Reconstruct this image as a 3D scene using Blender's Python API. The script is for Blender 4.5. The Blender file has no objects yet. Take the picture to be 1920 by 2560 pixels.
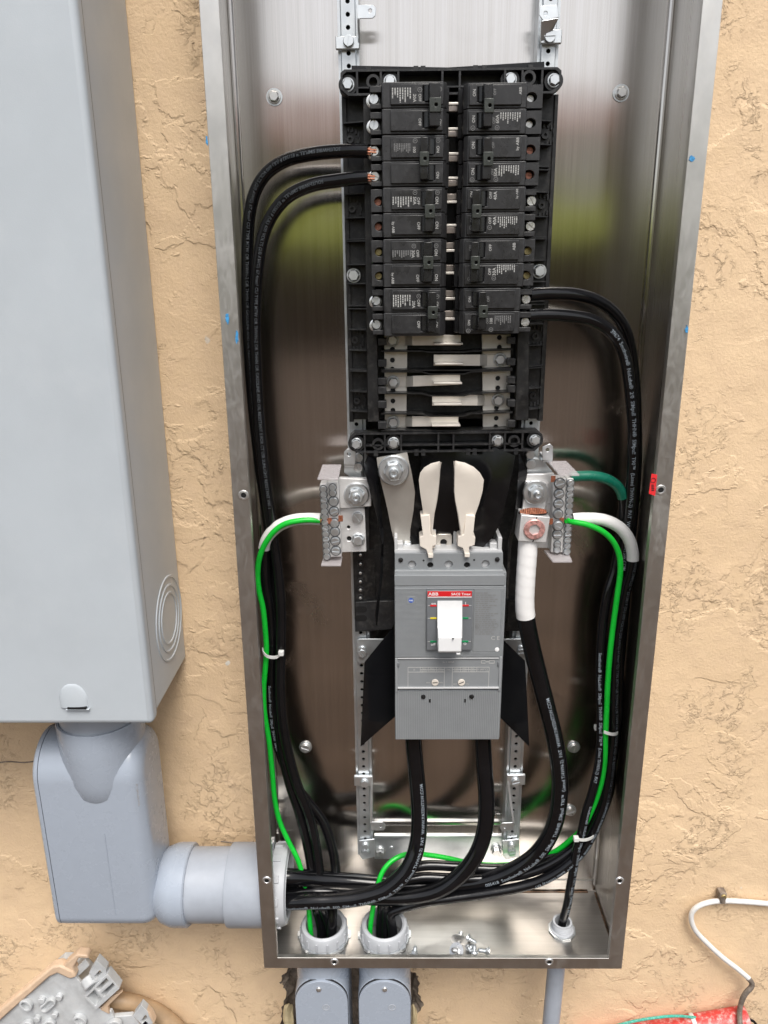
import bpy, bmesh, math, random
from mathutils import Vector, Matrix
random.seed(7)
SC = bpy.context.scene
COL = SC.collection

# ------------------------------------------------------------------ camera, sky, sun, exposure
CAM = Vector((-0.06784, -0.99222, 0.93313))
RT = Vector((0.99990, 0.0119, -0.0081)).normalized()
yaw, pitch, roll = -0.011875, 0.291483, -0.008135
FW = Vector((math.sin(yaw)*math.cos(pitch), math.cos(yaw)*math.cos(pitch), -math.sin(pitch)))
r0 = Vector((math.cos(yaw), -math.sin(yaw), 0)); u0 = r0.cross(FW)
RT = r0*math.cos(roll) + u0*math.sin(roll); UP = -r0*math.sin(roll) + u0*math.cos(roll)
FPX = 1900.0
cd = bpy.data.cameras.new('camera'); cam = bpy.data.objects.new('camera', cd); COL.objects.link(cam)
cam.matrix_world = Matrix(((RT.x, UP.x, -FW.x, CAM.x), (RT.y, UP.y, -FW.y, CAM.y), (RT.z, UP.z, -FW.z, CAM.z), (0, 0, 0, 1)))
cd.sensor_fit = 'HORIZONTAL'; cd.sensor_width = 36.0; cd.lens = 36.0*FPX/1920.0
cd.clip_start = 0.02; cd.clip_end = 2000
SC.camera = cam
SUN_EL, SUN_AZ = math.radians(58), math.radians(168)      # azimuth from +Y towards +X: hazy sun high behind the viewer
world = bpy.data.worlds.new('World'); SC.world = world; world.use_nodes = True
wn = world.node_tree.nodes; wl = world.node_tree.links
bg = wn['Background']
sky = wn.new('ShaderNodeTexSky'); sky.sky_type = 'NISHITA'; sky.sun_disc = False
sky.sun_elevation = SUN_EL; sky.sun_rotation = SUN_AZ; sky.dust_density = 3.0; sky.air_density = 1.0
hs = wn.new('ShaderNodeHueSaturation'); hs.inputs['Saturation'].default_value = 0.35
wl.new(sky.outputs[0], hs.inputs['Color']); wl.new(hs.outputs[0], bg.inputs[0]); bg.inputs[1].default_value = 0.10
sl = bpy.data.lights.new('sun', 'SUN'); sl.energy = 1.5; sl.angle = math.radians(28); sl.color = (1.0, 0.955, 0.89)
so = bpy.data.objects.new('sun', sl); COL.objects.link(so)
sd = Vector((math.sin(SUN_AZ)*math.cos(SUN_EL), math.cos(SUN_AZ)*math.cos(SUN_EL), math.sin(SUN_EL)))
so.rotation_euler = sd.to_track_quat('Z', 'Y').to_euler(); so.location = sd*5
vs = SC.view_settings; vs.view_transform = 'Standard'; vs.look = 'None'; vs.gamma = 1.0; vs.exposure = 0.93; vs.use_curve_mapping = False
SC.render.engine = 'CYCLES'
SC.cycles.max_bounces = 10; SC.cycles.glossy_bounces = 6; SC.cycles.diffuse_bounces = 4; SC.cycles.transmission_bounces = 6

# ------------------------------------------------------------------ measuring: a pixel of the photograph to a point of the place
def ray(px, py): return FW + RT*((px-960)/FPX) - UP*((py-1280)/FPX)
def at(px, py, Y): d = ray(px, py); return CAM + d*((Y-CAM.y)/d.y)
def atZ(px, py, Z): d = ray(px, py); return CAM + d*((Z-CAM.z)/d.z)
def atX(px, py, X): d = ray(px, py); return CAM + d*((X-CAM.x)/d.x)
def K(ox, oy, s): return lambda x, y: (ox+x*s, oy+y*s)
c0 = K(0, 0, 1)
c1 = K(800, 120, .3978); c2 = K(800, 780, .3978); c3 = K(800, 1100, .3978)
c7 = K(780, 1130, .1401); c8 = K(1260, 1130, .1401); ct = K(820, 0, .3737)
cl = K(0, 1600, .4581); cm = K(860, 1450, .339); cs = K(1060, 2050, .3255); cw = K(1400, 2150, .3134)
cj = K(0, 2350, .434); cb = K(700, 2380, .4822); cr = K(880, 2000, .3737)
def AT(c, x, y, Y): return at(*c(x, y), Y)

# ------------------------------------------------------------------ materials
M = {}
def nodes(name):
    m = bpy.data.materials.new(name); m.use_nodes = True; nt = m.node_tree
    return m, nt, nt.nodes, nt.links, nt.nodes['Principled BSDF']
def mixc(nt, fac, a, b, kind='MIX'):
    n = nt.nodes.new('ShaderNodeMix'); n.data_type = 'RGBA'; n.blend_type = kind
    for sock, v in ((n.inputs[0], fac), (n.inputs[6], a), (n.inputs[7], b)):
        if hasattr(v, 'is_output'): nt.links.new(v, sock)
        else: sock.default_value = v if not isinstance(v, tuple) else (*v, 1)[:4]
    return n.outputs[2]
def noise(nt, scale, detail=4, rough=.55, vec=None, dist=0):
    n = nt.nodes.new('ShaderNodeTexNoise'); n.inputs['Scale'].default_value = scale; n.inputs['Detail'].default_value = detail
    n.inputs['Roughness'].default_value = rough; n.inputs['Distortion'].default_value = dist
    if vec is not None: nt.links.new(vec, n.inputs['Vector'])
    return n.outputs[0]
def ramp(nt, val, a, b, lo=0., hi=1., smooth=True):
    n = nt.nodes.new('ShaderNodeMapRange'); n.inputs[1].default_value = a; n.inputs[2].default_value = b
    n.inputs[3].default_value = lo; n.inputs[4].default_value = hi; n.interpolation_type = 'SMOOTHSTEP' if smooth else 'LINEAR'
    nt.links.new(val, n.inputs[0]); return n.outputs[0]
def mth(nt, op, a, b=0.):
    n = nt.nodes.new('ShaderNodeMath'); n.operation = op
    for i, v in enumerate((a, b)):
        if hasattr(v, 'is_output'): nt.links.new(v, n.inputs[i])
        else: n.inputs[i].default_value = v
    return n.outputs[0]
def wcoord(nt, scale=(1, 1, 1)):
    g = nt.nodes.new('ShaderNodeNewGeometry'); mp = nt.nodes.new('ShaderNodeMapping'); mp.inputs['Scale'].default_value = scale
    nt.links.new(g.outputs['Position'], mp.inputs['Vector']); return mp.outputs[0]
def bump(nt, h, dist, strength=1., prev=None):
    b = nt.nodes.new('ShaderNodeBump'); b.inputs['Distance'].default_value = dist; b.inputs['Strength'].default_value = strength
    nt.links.new(h, b.inputs['Height'])
    if prev is not None: nt.links.new(prev, b.inputs['Normal'])
    return b.outputs[0]
def simple(name, col, rough=.4, metal=0., var=.12, vscale=60, spec=.5, bmp=0., bscale=400, rvar=.08, dust=0., dustcol=(.35, .33, .3)):
    """plain procedural surface: slight colour mottling, uneven gloss, optional dust film and fine relief"""
    m, nt, N, L, B = nodes(name); w = wcoord(nt)
    n1 = noise(nt, vscale, 5, .6, w)
    c = mixc(nt, ramp(nt, n1, .3, .7), tuple(x*(1-var) for x in col), tuple(min(1, x*(1+var)) for x in col))
    if dust:
        d = mth(nt, 'MULTIPLY', ramp(nt, noise(nt, vscale*1.7, 6, .7, w), .45, .75), dust)
        c = mixc(nt, d, c, dustcol)
    L.new(c, B.inputs['Base Color']); B.inputs['Metallic'].default_value = metal; B.inputs['Specular IOR Level'].default_value = spec
    L.new(ramp(nt, noise(nt, vscale*.6, 4, .6, w), .3, .7, max(.03, rough-rvar), rough+rvar), B.inputs['Roughness'])
    if bmp: L.new(bump(nt, noise(nt, bscale, 3, .6, w), bmp), B.inputs['Normal'])
    M[name] = m; return m
def steel(name, base, rough, aniso=.75, grain=(700, 700, 6), smudge=.12, swirl=0.):
    m, nt, N, L, B = nodes(name)
    wg = wcoord(nt, grain); g = noise(nt, 1., 3, .6, wg); w = wcoord(nt)
    sm = mth(nt, 'MULTIPLY', ramp(nt, noise(nt, 9, 7, .62, w, 1.2), .52, .66), ramp(nt, noise(nt, 3.5, 2, .5, w), .5, .62))
    c = mixc(nt, ramp(nt, g, .25, .75), tuple(x*.93 for x in base), tuple(min(1, x*1.05) for x in base))
    c = mixc(nt, ramp(nt, noise(nt, 1., 4, .6, wcoord(nt, tuple(max(1.3, q*.16) for q in grain))), .3, .7), mixc(nt, 1., c, (.93, .925, .91), 'MULTIPLY'), c)
    L.new(c, B.inputs['Base Color']); B.inputs['Metallic'].default_value = 1.
    rg = mth(nt, 'ADD', mth(nt, 'MULTIPLY', g, .05), rough-.025)
    rg = mth(nt, 'ADD', rg, mth(nt, 'MULTIPLY', sm, smudge))
    if swirl:
        s = ramp(nt, noise(nt, 90, 5, .7, wcoord(nt, (1, 1, .35)), 2.5), .4, .7, 0, swirl); rg = mth(nt, 'ADD', rg, s)
    L.new(rg, B.inputs['Roughness'])
    B.inputs['Anisotropic'].default_value = aniso; B.inputs['Anisotropic Rotation'].default_value = .0
    t = N.new('ShaderNodeTangent'); t.direction_type = 'RADIAL'; t.axis = 'Z'; L.new(t.outputs[0], B.inputs['Tangent'])
    L.new(bump(nt, noise(nt, 5, 2, .5, w), .0009), B.inputs['Normal'])
    M[name] = m; return m

def make_materials():
    # stucco: trowelled skip texture, plateaus with crinkled edges, creases and fine sand
    m, nt, N, L, B = nodes('stucco'); w = wcoord(nt)
    n1 = noise(nt, 6.5, 7, .55, w, .25); n2 = noise(nt, 11, 6, .56, wcoord(nt, (1, 1, 1.25)), .3); n5 = noise(nt, 75, 6, .68, w, .5)
    m1 = ramp(nt, noise(nt, 5.2, 3, .5, wcoord(nt, (1, 1, 1.1))), .38, .60); m2 = ramp(nt, noise(nt, 4.1, 3, .5, wcoord(nt, (1.2, 1, .9))), .42, .58)
    e1 = mth(nt, 'MULTIPLY', ramp(nt, n1, .485, .515), m1); e2 = mth(nt, 'MULTIPLY', ramp(nt, n2, .545, .575), m2)
    cre = ramp(nt, mth(nt, 'ABSOLUTE', mth(nt, 'SUBTRACT', n2, .46)), 0, .007, 1, 0); mask = ramp(nt, noise(nt, 10, 3, .5, w), .52, .62)
    peck = mth(nt, 'MULTIPLY', ramp(nt, n5, .50, .62), ramp(nt, noise(nt, 6, 4, .6, wcoord(nt, (1.3, 1, .9))), .48, .62))
    h = mth(nt, 'ADD', mth(nt, 'MULTIPLY', e1, .34), mth(nt, 'MULTIPLY', e2, .22))
    h = mth(nt, 'SUBTRACT', h, mth(nt, 'MULTIPLY', mth(nt, 'MULTIPLY', cre, mask), .14))
    h = mth(nt, 'ADD', h, mth(nt, 'MULTIPLY', peck, .26))
    h = mth(nt, 'ADD', h, mth(nt, 'MULTIPLY', noise(nt, 28, 5, .6, w), .35)); h = mth(nt, 'ADD', h, mth(nt, 'MULTIPLY', noise(nt, 4, 4, .5, w), 1.6))
    b1 = bump(nt, h, .0044); b2 = bump(nt, noise(nt, 260, 5, .7, w), .0009, 1, b1); L.new(b2, B.inputs['Normal'])
    c = mixc(nt, ramp(nt, noise(nt, 3.0, 5, .6, w), .3, .7), (.755, .555, .35), (.795, .595, .385))
    c = mixc(nt, ramp(nt, noise(nt, 30, 5, .65, w), .35, .75), c, (.74, .545, .355))
    c = mixc(nt, mth(nt, 'MULTIPLY', ramp(nt, noise(nt, 38, 2, .5, w), .74, .77), ramp(nt, noise(nt, 3, 2, .5, wcoord(nt, (1, 1, 1.2))), .52, .6)), c, (.78, .74, .68))
    c = mixc(nt, mth(nt, 'MULTIPLY', mth(nt, 'MULTIPLY', cre, mask), .05), c, (.22, .145, .085))
    L.new(c, B.inputs['Base Color']); B.inputs['Roughness'].default_value = .62; B.inputs['Specular IOR Level'].default_value = .35
    M['stucco'] = m
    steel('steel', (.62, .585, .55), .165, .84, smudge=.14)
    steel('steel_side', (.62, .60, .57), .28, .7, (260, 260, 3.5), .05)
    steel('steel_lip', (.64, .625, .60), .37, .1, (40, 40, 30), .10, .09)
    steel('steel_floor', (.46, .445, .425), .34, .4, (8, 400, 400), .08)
    simple('weld', (.20, .125, .08), .5, .7, .5, 90)
    simple('grey_paint', (.47, .512, .55), .36, 0, .03, 9, .5, .00012, 900, .08, .16, (.60, .62, .64))
    simple('pvc', (.345, .388, .455), .27, 0, .012, 60, .5, .00006, 500, .012)
    simple('pvc_pipe', (.35, .38, .43), .48, 0, .06, 26)
    simple('pvc_light', (.46, .475, .50), .4, 0, .05, 30)
    simple('gasket', (.02, .02, .022), .6)
    simple('black_base', (.007, .007, .0075), .42, 0, .2, 80, .5, .00015, 700, .1, .10)
    simple('black_frame', (.016, .0165, .018), .40, 0, .2, 80, .5, .0001, 700, .1, .10)
    simple('breaker', (.025, .025, .0265), .36, 0, .15, 120, .5, .00008, 900, .09, .10, (.2, .2, .2))
    simple('breaker_plate', (.024, .024, .0255), .30, 0, .15, 90, .5, .00005, 900, .08, .10, (.2, .2, .2))
    simple('toggle', (.012, .012, .0125), .26, 0, .2, 90, .5)
    simple('tie_bar', (.045, .05, .045), .30, .2, .2, 120)
    simple('dark', (.004, .004, .0045), .6)
    simple('sheet', (.005, .005, .006), .20, 0, .2, 15, .40, 0, 0, .06, .02)
    simple('cable', (.005, .005, .006), .15, 0, .2, 30, .42, .00025, 90, .07, .02, (.1, .1, .1))
    simple('cable_big', (.0045, .0045, .0055), .13, 0, .2, 30, .42, .0002, 50, .07, .02, (.1, .1, .1))
    simple('green', (.006, .50, .035), .32, 0, .06, 40)
    simple('green_tape', (.004, .135, .085), .30, 0, .08, 60, .5, .0003, 90)
    simple('white_tape', (.80, .79, .78), .38, 0, .02, 60, .5, .0003, 70)
    simple('nylon', (.70, .70, .68), .36, 0, .05, 60)
    simple('zinc', (.74, .77, .79), .36, .9, .03, 120, .5, 0, 0, .06)
    simple('zinc_rail', (.64, .67, .69), .42, .9, .05, 60, .5, 0, 0, .1)
    simple('screw', (.76, .76, .75), .34, .9, .04, 300)
    simple('screw_red', (.50, .22, .16), .4, .6, .2, 300)
    simple('screw_brass', (.50, .42, .22), .36, .9, .2, 300)
    simple('aluminium', (.72, .715, .71), .50, .55, .05, 120, .5, .00006, 500, .05)
    simple('tin', (.74, .70, .64), .45, .65, .05, 60, .5, 0, 300, .06)
    simple('strap', (.60, .58, .54), .46, .75, .06, 35, .5, 0, 60, .06)
    simple('copper', (.60, .27, .17), .38, .9, .25, 400)
    simple('bus_bar', (.50, .44, .40), .42, .8, .12, 80)
    simple('screw_shade', (.16, .165, .17), .5, .5, .1, 100)  # painted shade for the rings round the neutral bar screws
    simple('marker', (.01, .01, .012), .5)
    simple('lug_red', (.62, .33, .30), .38, .5, .4, 220)
    simple('cream', (.72, .66, .585), .40, 0, .04, 30)
    simple('tmax', (.225, .238, .248), .46, 0, .03, 60, .5, .00006, 1500, .04)
    simple('tmax_rib', (.27, .283, .293), .44, 0, .03, 60, .5, 0, 0, .04)
    simple('tmax_dark', (.15, .16, .172), .42, 0, .03, 60, .5, 0, 0, .04)
    simple('tmax_light', (.52, .525, .53), .42, 0, .03, 60)
    simple('handle', (.72, .725, .73), .40, 0, .03, 60)
    simple('label_red', (.62, .015, .02), .42, 0, .04, 60)
    simple('p_white', (.80, .80, .80), .5, 0, .03, 60)
    simple('p_grey', (.42, .42, .41), .5, 0, .05, 60)
    simple('p_dim', (.20, .20, .20), .5, 0, .05, 60)
    simple('p_cable', (.24, .275, .31), .5, 0, .2, 200); simple('p_cable_dim', (.065, .075, .085), .5, 0, .3, 200)
    simple('p_green', (.0, .26, .09), .5); simple('p_yellow', (.72, .58, .03), .5); simple('p_blue', (.02, .09, .42), .4)
    simple('tape_blue', (.05, .27, .55), .5, 0, .3, 300)
    simple('sticker', (.72, .03, .035), .35, 0, .05, 60)
    simple('tan_paint', (.64, .47, .33), .5, 0, .08, 60, .4, .0004, 120)
    simple('tan_pipe', (.40, .275, .165), .5, 0, .15, 40, .4, .0004, 80)
    simple('old_grey', (.50, .515, .525), .5, 0, .12, 45, .4, .0004, 120, .08, .3, (.55, .54, .52))
    simple('white_cable', (.74, .735, .72), .42, 0, .05, 50, .4, 0, 0, .06, .25, (.4, .38, .35))
    simple('dirty_cable', (.17, .14, .115), .6, 0, .45, 90)
    simple('red_pipe', (.56, .045, .04), .45, 0, .12, 60, .5, .0004, 200, .08, .75, (.80, .70, .66))
    simple('teal', (.03, .36, .27), .5, 0, .2, 150, .5, 0, 0, .05, .5, (.6, .66, .62))
    simple('cement', (.23, .19, .155), .9, 0, .35, 60, .3, .003, 90)
    simple('foam', (.62, .52, .32), .7, 0, .15, 60, .3, .003, 60)
    simple('soil', (.082, .058, .043), .95, 0, .5, 6, .2, .02, 30)
    simple('added_lawn', (.215, .245, .022), .95, 0, .2, 1.2, .2, .02, 40)
    simple('house_wall', (.50, .42, .34), .9, 0, .06, .5, .2); simple('roof_tile', (.36, .20, .16), .9, 0, .2, 1.5, .2)
    simple('brown_wall', (.085, .06, .042), .9, 0, .3, 3, .2)
    m, nt, N, L, B = nodes('clear'); B.inputs['Base Color'].default_value = (.60, .56, .57, 1); B.inputs['Roughness'].default_value = .15
    B.inputs['Alpha'].default_value = .5; L.new(ramp(nt, noise(nt, 60, 4, .6, wcoord(nt)), .35, .75, .10, .3), B.inputs['Roughness']); M['clear'] = m
    m, nt, N, L, B = nodes('leaf'); w = wcoord(nt); tr = N.new('ShaderNodeBsdfTranslucent'); mx_ = N.new('ShaderNodeMixShader'); mx_.inputs[0].default_value = .65
    c = mixc(nt, ramp(nt, noise(nt, 2.5, 4, .6, w), .3, .7), (.13, .17, .02), (.21, .24, .03)); L.new(c, B.inputs['Base Color']); L.new(c, tr.inputs[0]); B.inputs['Roughness'].default_value = .55
    L.new(B.outputs[0], mx_.inputs[1]); L.new(tr.outputs[0], mx_.inputs[2]); L.new(mx_.outputs[0], N['Material Output'].inputs[0]); M['leaf'] = m
make_materials()
# ------------------------------------------------------------------ mesh helpers
ORG = {}
def setp(o, label=None, cat=None, group=None, kind=None):
    if label: o['label'] = label
    if cat: o['category'] = cat
    if group: o['group'] = group
    if kind: o['kind'] = kind
    return o
def thing(name, label, cat, loc, group=None):
    o = bpy.data.objects.new(name, None); COL.objects.link(o); o.location = loc; o.empty_display_size = .02
    ORG[o.name] = Vector(loc); return setp(o, label, cat, group)
class MB:
    def __init__(s): s.v = []; s.f = []
    def add(s, verts, faces):
        n = len(s.v); s.v.extend(Vector(v) for v in verts); s.f.extend([tuple(i+n for i in f) for f in faces]); return s
    def box(s, a, b):
        x0, x1 = sorted((a[0], b[0])); y0, y1 = sorted((a[1], b[1])); z0, z1 = sorted((a[2], b[2]))
        return s.add([(x0, y0, z0), (x1, y0, z0), (x1, y1, z0), (x0, y1, z0), (x0, y0, z1), (x1, y0, z1), (x1, y1, z1), (x0, y1, z1)],
                     [(3, 2, 1, 0), (4, 5, 6, 7), (0, 1, 5, 4), (1, 2, 6, 5), (2, 3, 7, 6), (3, 0, 4, 7)])
    def cyl(s, p, axis, r, h, n=20, r2=None, caps=True):
        """cylinder from p along axis by h"""
        ax = Vector(axis).normalized(); a = ax.orthogonal().normalized(); b = ax.cross(a); p = Vector(p); r2 = r if r2 is None else r2
        V = []
        for rr, d in ((r, 0), (r2, h)):
            for i in range(n):
                t = 2*math.pi*i/n; V.append(p + ax*d + (a*math.cos(t) + b*math.sin(t))*rr)
        F_ = [(i, (i+1) % n, n+(i+1) % n, n+i) for i in range(n)]
        if caps: F_ += [tuple(range(n-1, -1, -1)), tuple(range(n, 2*n))]
        return s.add(V, F_)
    def lathe(s, p, axis, prof, n=28, closed=False):
        """profile [(radius, height)] turned round axis"""
        ax = Vector(axis).normalized(); a = ax.orthogonal().normalized(); b = ax.cross(a); p = Vector(p)
        V = []; m = len(prof)
        for i in range(n):
            t = 2*math.pi*i/n; d = a*math.cos(t) + b*math.sin(t)
            for (r, h) in prof: V.append(p + ax*h + d*r)
        F_ = []
        mm = m if closed else m-1
        for i in range(n):
            j = (i+1) % n
            for k in range(mm):
                k2 = (k+1) % m; F_.append((i*m+k, j*m+k, j*m+k2, i*m+k2))
        return s.add(V, F_)
    def hexp(s, p, axis, r, h, n=6, rot=0., top=.85):
        ax = Vector(axis).normalized(); a = ax.orthogonal().normalized(); b = ax.cross(a); p = Vector(p); V = []
        for rr, d in ((r, 0), (r, h*.8), (r*top, h)):
            for i in range(n):
                t = 2*math.pi*i/n + rot; V.append(p + ax*d + (a*math.cos(t) + b*math.sin(t))*rr)
        F_ = [tuple(range(n-1, -1, -1)), tuple(range(2*n, 3*n))]
        for k in (0, 1): F_ += [(k*n+i, k*n+(i+1) % n, (k+1)*n+(i+1) % n, (k+1)*n+i) for i in range(n)]
        return s.add(V, F_)
    def prism(s, pts, off, holes=()):
        """closed outline (3-D points in one plane) pushed by off; holes are outlines too"""
        bm = bmesh.new(); loops = []
        for lp in [pts, *holes]:
            vs = [bm.verts.new(Vector(q)) for q in lp]
            es = [bm.edges.new((vs[i], vs[(i+1) % len(vs)])) for i in range(len(vs))]; loops.append((vs, es))
        if holes or len(pts) > 4: bmesh.ops.triangle_fill(bm, use_beauty=True, edges=[e for l in loops for e in l[1]])
        else: bm.faces.new(loops[0][0])
        fs = list(bm.faces)
        r = bmesh.ops.extrude_face_region(bm, geom=fs)
        bmesh.ops.translate(bm, vec=Vector(off), verts=[g for g in r['geom'] if isinstance(g, bmesh.types.BMVert)])
        bmesh.ops.recalc_face_normals(bm, faces=list(bm.faces))
        bm.verts.index_update(); n = len(s.v)
        s.v.extend(v.co.copy() for v in bm.verts); s.f.extend(tuple(v.index+n for v in f.verts) for f in bm.faces); bm.free(); return s
    def sheet(s, grid, th):
        """grid of points (rows) given a thickness along its normals"""
        R_, C_ = len(grid), len(grid[0]); N_ = []
        g = [[Vector(q) for q in row] for row in grid]
        for i in range(R_):
            for j in range(C_):
                du = g[i][min(j+1, C_-1)]-g[i][max(j-1, 0)]; dv = g[min(i+1, R_-1)][j]-g[max(i-1, 0)][j]
                N_.append(du.cross(dv).normalized())
        fr = [g[i][j] for i in range(R_) for j in range(C_)]; bk = [q - N_[k]*th for k, q in enumerate(fr)]
        n = R_*C_; ix = lambda i, j: i*C_+j; F_ = []
        for i in range(R_-1):
            for j in range(C_-1):
                q = (ix(i, j), ix(i, j+1), ix(i+1, j+1), ix(i+1, j)); F_ += [q, tuple(n+k for k in reversed(q))]
        bd = [ix(0, j) for j in range(C_)] + [ix(i, C_-1) for i in range(1, R_)] + [ix(R_-1, j) for j in range(C_-2, -1, -1)] + [ix(i, 0) for i in range(R_-2, 0, -1)]
        for k in range(len(bd)): a, b = bd[k], bd[(k+1) % len(bd)]; F_.append((b, a, n+a, n+b))
        return s.add(fr+bk, F_)
    def tube(s, path, r, n=14, caps=True):
        fr = frames(path); V = []
        for k, (p, t, a, b) in enumerate(fr):
            rr = r(k/(len(fr)-1)) if callable(r) else r
            for i in range(n): th = 2*math.pi*i/n; V.append(p + (a*math.cos(th)+b*math.sin(th))*rr)
        m = len(fr)
        F_ = [(k*n+i, k*n+(i+1) % n, (k+1)*n+(i+1) % n, (k+1)*n+i) for k in range(m-1) for i in range(n)]
        if caps: F_ += [tuple(range(n-1, -1, -1)), tuple(range((m-1)*n, m*n))]
        return s.add(V, F_)
def catmull(pts, step=.004):
    P = [Vector(q) for q in pts]; P = [P[0]*2-P[1]] + P + [P[-1]*2-P[-2]]; out = []
    for i in range(1, len(P)-2):
        a, b, c, d = P[i-1:i+3]; n = max(2, int((c-b).length/step))
        t0 = 0; t1 = max(1e-5, (b-a).length**.5); t2 = t1+max(1e-5, (c-b).length**.5); t3 = t2+max(1e-5, (d-c).length**.5)
        for k in range(n):
            t = t1+(t2-t1)*k/n
            A1 = a*((t1-t)/(t1-t0))+b*((t-t0)/(t1-t0)); A2 = b*((t2-t)/(t2-t1))+c*((t-t1)/(t2-t1)); A3 = c*((t3-t)/(t3-t2))+d*((t-t2)/(t3-t2))
            B1 = A1*((t2-t)/(t2-t0))+A2*((t-t0)/(t2-t0)); B2 = A2*((t3-t)/(t3-t1))+A3*((t-t1)/(t3-t1))
            out.append(B1*((t2-t)/(t2-t1))+B2*((t-t1)/(t2-t1)))
    out.append(P[-2].copy()); return out
def frames(path):
    n = len(path); T = [(path[min(i+1, n-1)]-path[max(i-1, 0)]).normalized() for i in range(n)]
    a = T[0].cross(Vector((.13, 1, .21))).normalized(); out = []
    for i in range(n):
        a = (a - T[i]*a.dot(T[i])).normalized(); out.append((path[i], T[i], a, T[i].cross(a)))
    return out
def finish(me, smooth, ang=35):
    me.update()
    if smooth:
        me.polygons.foreach_set('use_smooth', [True]*len(me.polygons)); me.set_sharp_from_angle(angle=math.radians(ang))
def obj(name, mb, mat, parent=None, bev=0., smooth=True, seg=2, ang=35, label=None, kind=None):
    org = ORG[parent.name] if parent is not None else Vector((0, 0, 0))
    if parent is None and mb.v:
        lo = Vector((min(v.x for v in mb.v), min(v.y for v in mb.v), min(v.z for v in mb.v))); hi = Vector((max(v.x for v in mb.v), max(v.y for v in mb.v), max(v.z for v in mb.v)))
        org = Vector(((lo.x+hi.x)/2, (lo.y+hi.y)/2, lo.z))
    me = bpy.data.meshes.new(name); me.from_pydata([v-org for v in mb.v], [], mb.f); me.materials.append(M[mat]); finish(me, smooth, ang)
    o = bpy.data.objects.new(name, me); COL.objects.link(o)
    if parent is not None: o.parent = parent
    else: o.location = org
    ORG[o.name] = org
    if bev:
        md = o.modifiers.new('bevel', 'BEVEL'); md.width = bev; md.segments = seg; md.limit_method = 'ANGLE'; md.angle_limit = math.radians(40); md.use_clamp_overlap = True
    return setp(o, label, None, None, kind)
def inst(name, me, parent, loc, rot=(0, 0, 0), sc=1.):
    o = bpy.data.objects.new(name, me); COL.objects.link(o); loc = Vector(loc)
    if parent is not None: o.parent = parent; o.location = loc - ORG[parent.name]
    else: o.location = loc
    o.rotation_euler = rot; o.scale = (sc, sc, sc); ORG[o.name] = loc; return o
def rect(c, x0, y0, x1, y1, Y):
    """left, right, bottom, top of the axis-aligned rectangle a pixel rectangle covers on the plane Y"""
    a, b, d, e = AT(c, x0, y0, Y), AT(c, x1, y0, Y), AT(c, x0, y1, Y), AT(c, x1, y1, Y)
    return (a.x+d.x)/2, (b.x+e.x)/2, (d.z+e.z)/2, (a.z+b.z)/2
def bx(mb, c, x0, y0, x1, y1, Yf, Yb):
    l, r, b, t = rect(c, x0, y0, x1, y1, Yf); return mb.box((l, Yf, b), (r, Yb, t))
def circ(p, r, n=12, ax='y', ry=None):
    ry = r if ry is None else ry; out = []
    for i in range(n):
        t = 2*math.pi*i/n
        if ax == 'y': out.append(Vector((p[0]+r*math.cos(t), p[1], p[2]+ry*math.sin(t))))
        elif ax == 'z': out.append(Vector((p[0]+r*math.cos(t), p[1]+ry*math.sin(t), p[2])))
        else: out.append(Vector((p[0], p[1]+r*math.cos(t), p[2]+ry*math.sin(t))))
    return out
def pp(mb, c, pts, Yf, Yb, holes=()):
    """pixel outline on the plane Yf, as thick as Yf..Yb; holes are (x, y, radius in pixels of that crop)"""
    P = [AT(c, x, y, Yf) for x, y in pts]; H = []
    for (x, y, r) in holes:
        q = AT(c, x, y, Yf); rr = (AT(c, x+r, y, Yf)-q).length; H.append(circ(q, rr))
    return mb.prism(P, (0, Yb-Yf, 0), H)

# shared fasteners: unit radius 1, facing -Y
def mesh_of(name, mb, mats, ang=35):
    me = bpy.data.meshes.new(name); me.from_pydata(mb.v, [], mb.f)
    for m in mats: me.materials.append(M[m])
    finish(me, True, ang); return me
AXF = (0, -1, 0)
def head_slot():
    mb = MB(); mb.lathe((0, 0, 0), AXF, [(1, 0), (1, .35), (.88, .52), (0, .52)], 20)
    for s in (1, -1):
        pts = [Vector((s*.13, -.52, math.sqrt(.86**2-.13**2)))]
        for k in range(9): t = math.pi/2-.152-(math.pi-.304)*k/8; pts.append(Vector((s*.86*math.cos(t), -.52, .86*math.sin(t))))
        mb.prism(pts, (0, -.22, 0))
    return mb
def head_hex(): return MB().lathe((0, 0, 0), AXF, [(1, 0), (1, .16), (.93, .22), (.8, .22)], 20).hexp((0, -.2, 0), AXF, .80, .62)
def head_hexslot():
    mb = head_hex(); mb.box((-.6, -.83, -.07), (.6, -.80, .07)); return mb
def head_cross():
    mb = MB().lathe((0, 0, 0), AXF, [(1, 0), (.98, .2), (.8, .48), (.45, .62), (0, .66)], 18); return mb
def nutstud():
    return MB().lathe((0, 0, 0), AXF, [(1, 0), (1, .12), (.93, .2), (.6, .2)], 24).hexp((0, -.2, 0), AXF, .64, .5).lathe((0, -.2, 0), AXF, [(.30, 0), (.30, .95), (.22, 1.08), (.16, 1.08), (.12, .9), (0, .9)], 14)
FS = {}
def build_fasteners():
    for mt in ('zinc', 'screw', 'screw_red', 'screw_brass', 'toggle'):
        FS['slot', mt] = mesh_of('slot_head', head_slot(), [mt]); FS['hex', mt] = mesh_of('hex_head', head_hex(), [mt])
        FS['cross', mt] = mesh_of('cross_head', head_cross(), [mt]); FS['hexslot', mt] = mesh_of('hex_slot_head', head_hexslot(), [mt])
    FS['nut', 'zinc'] = mesh_of('nut_on_stud', nutstud(), ['zinc'])
build_fasteners()
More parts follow.
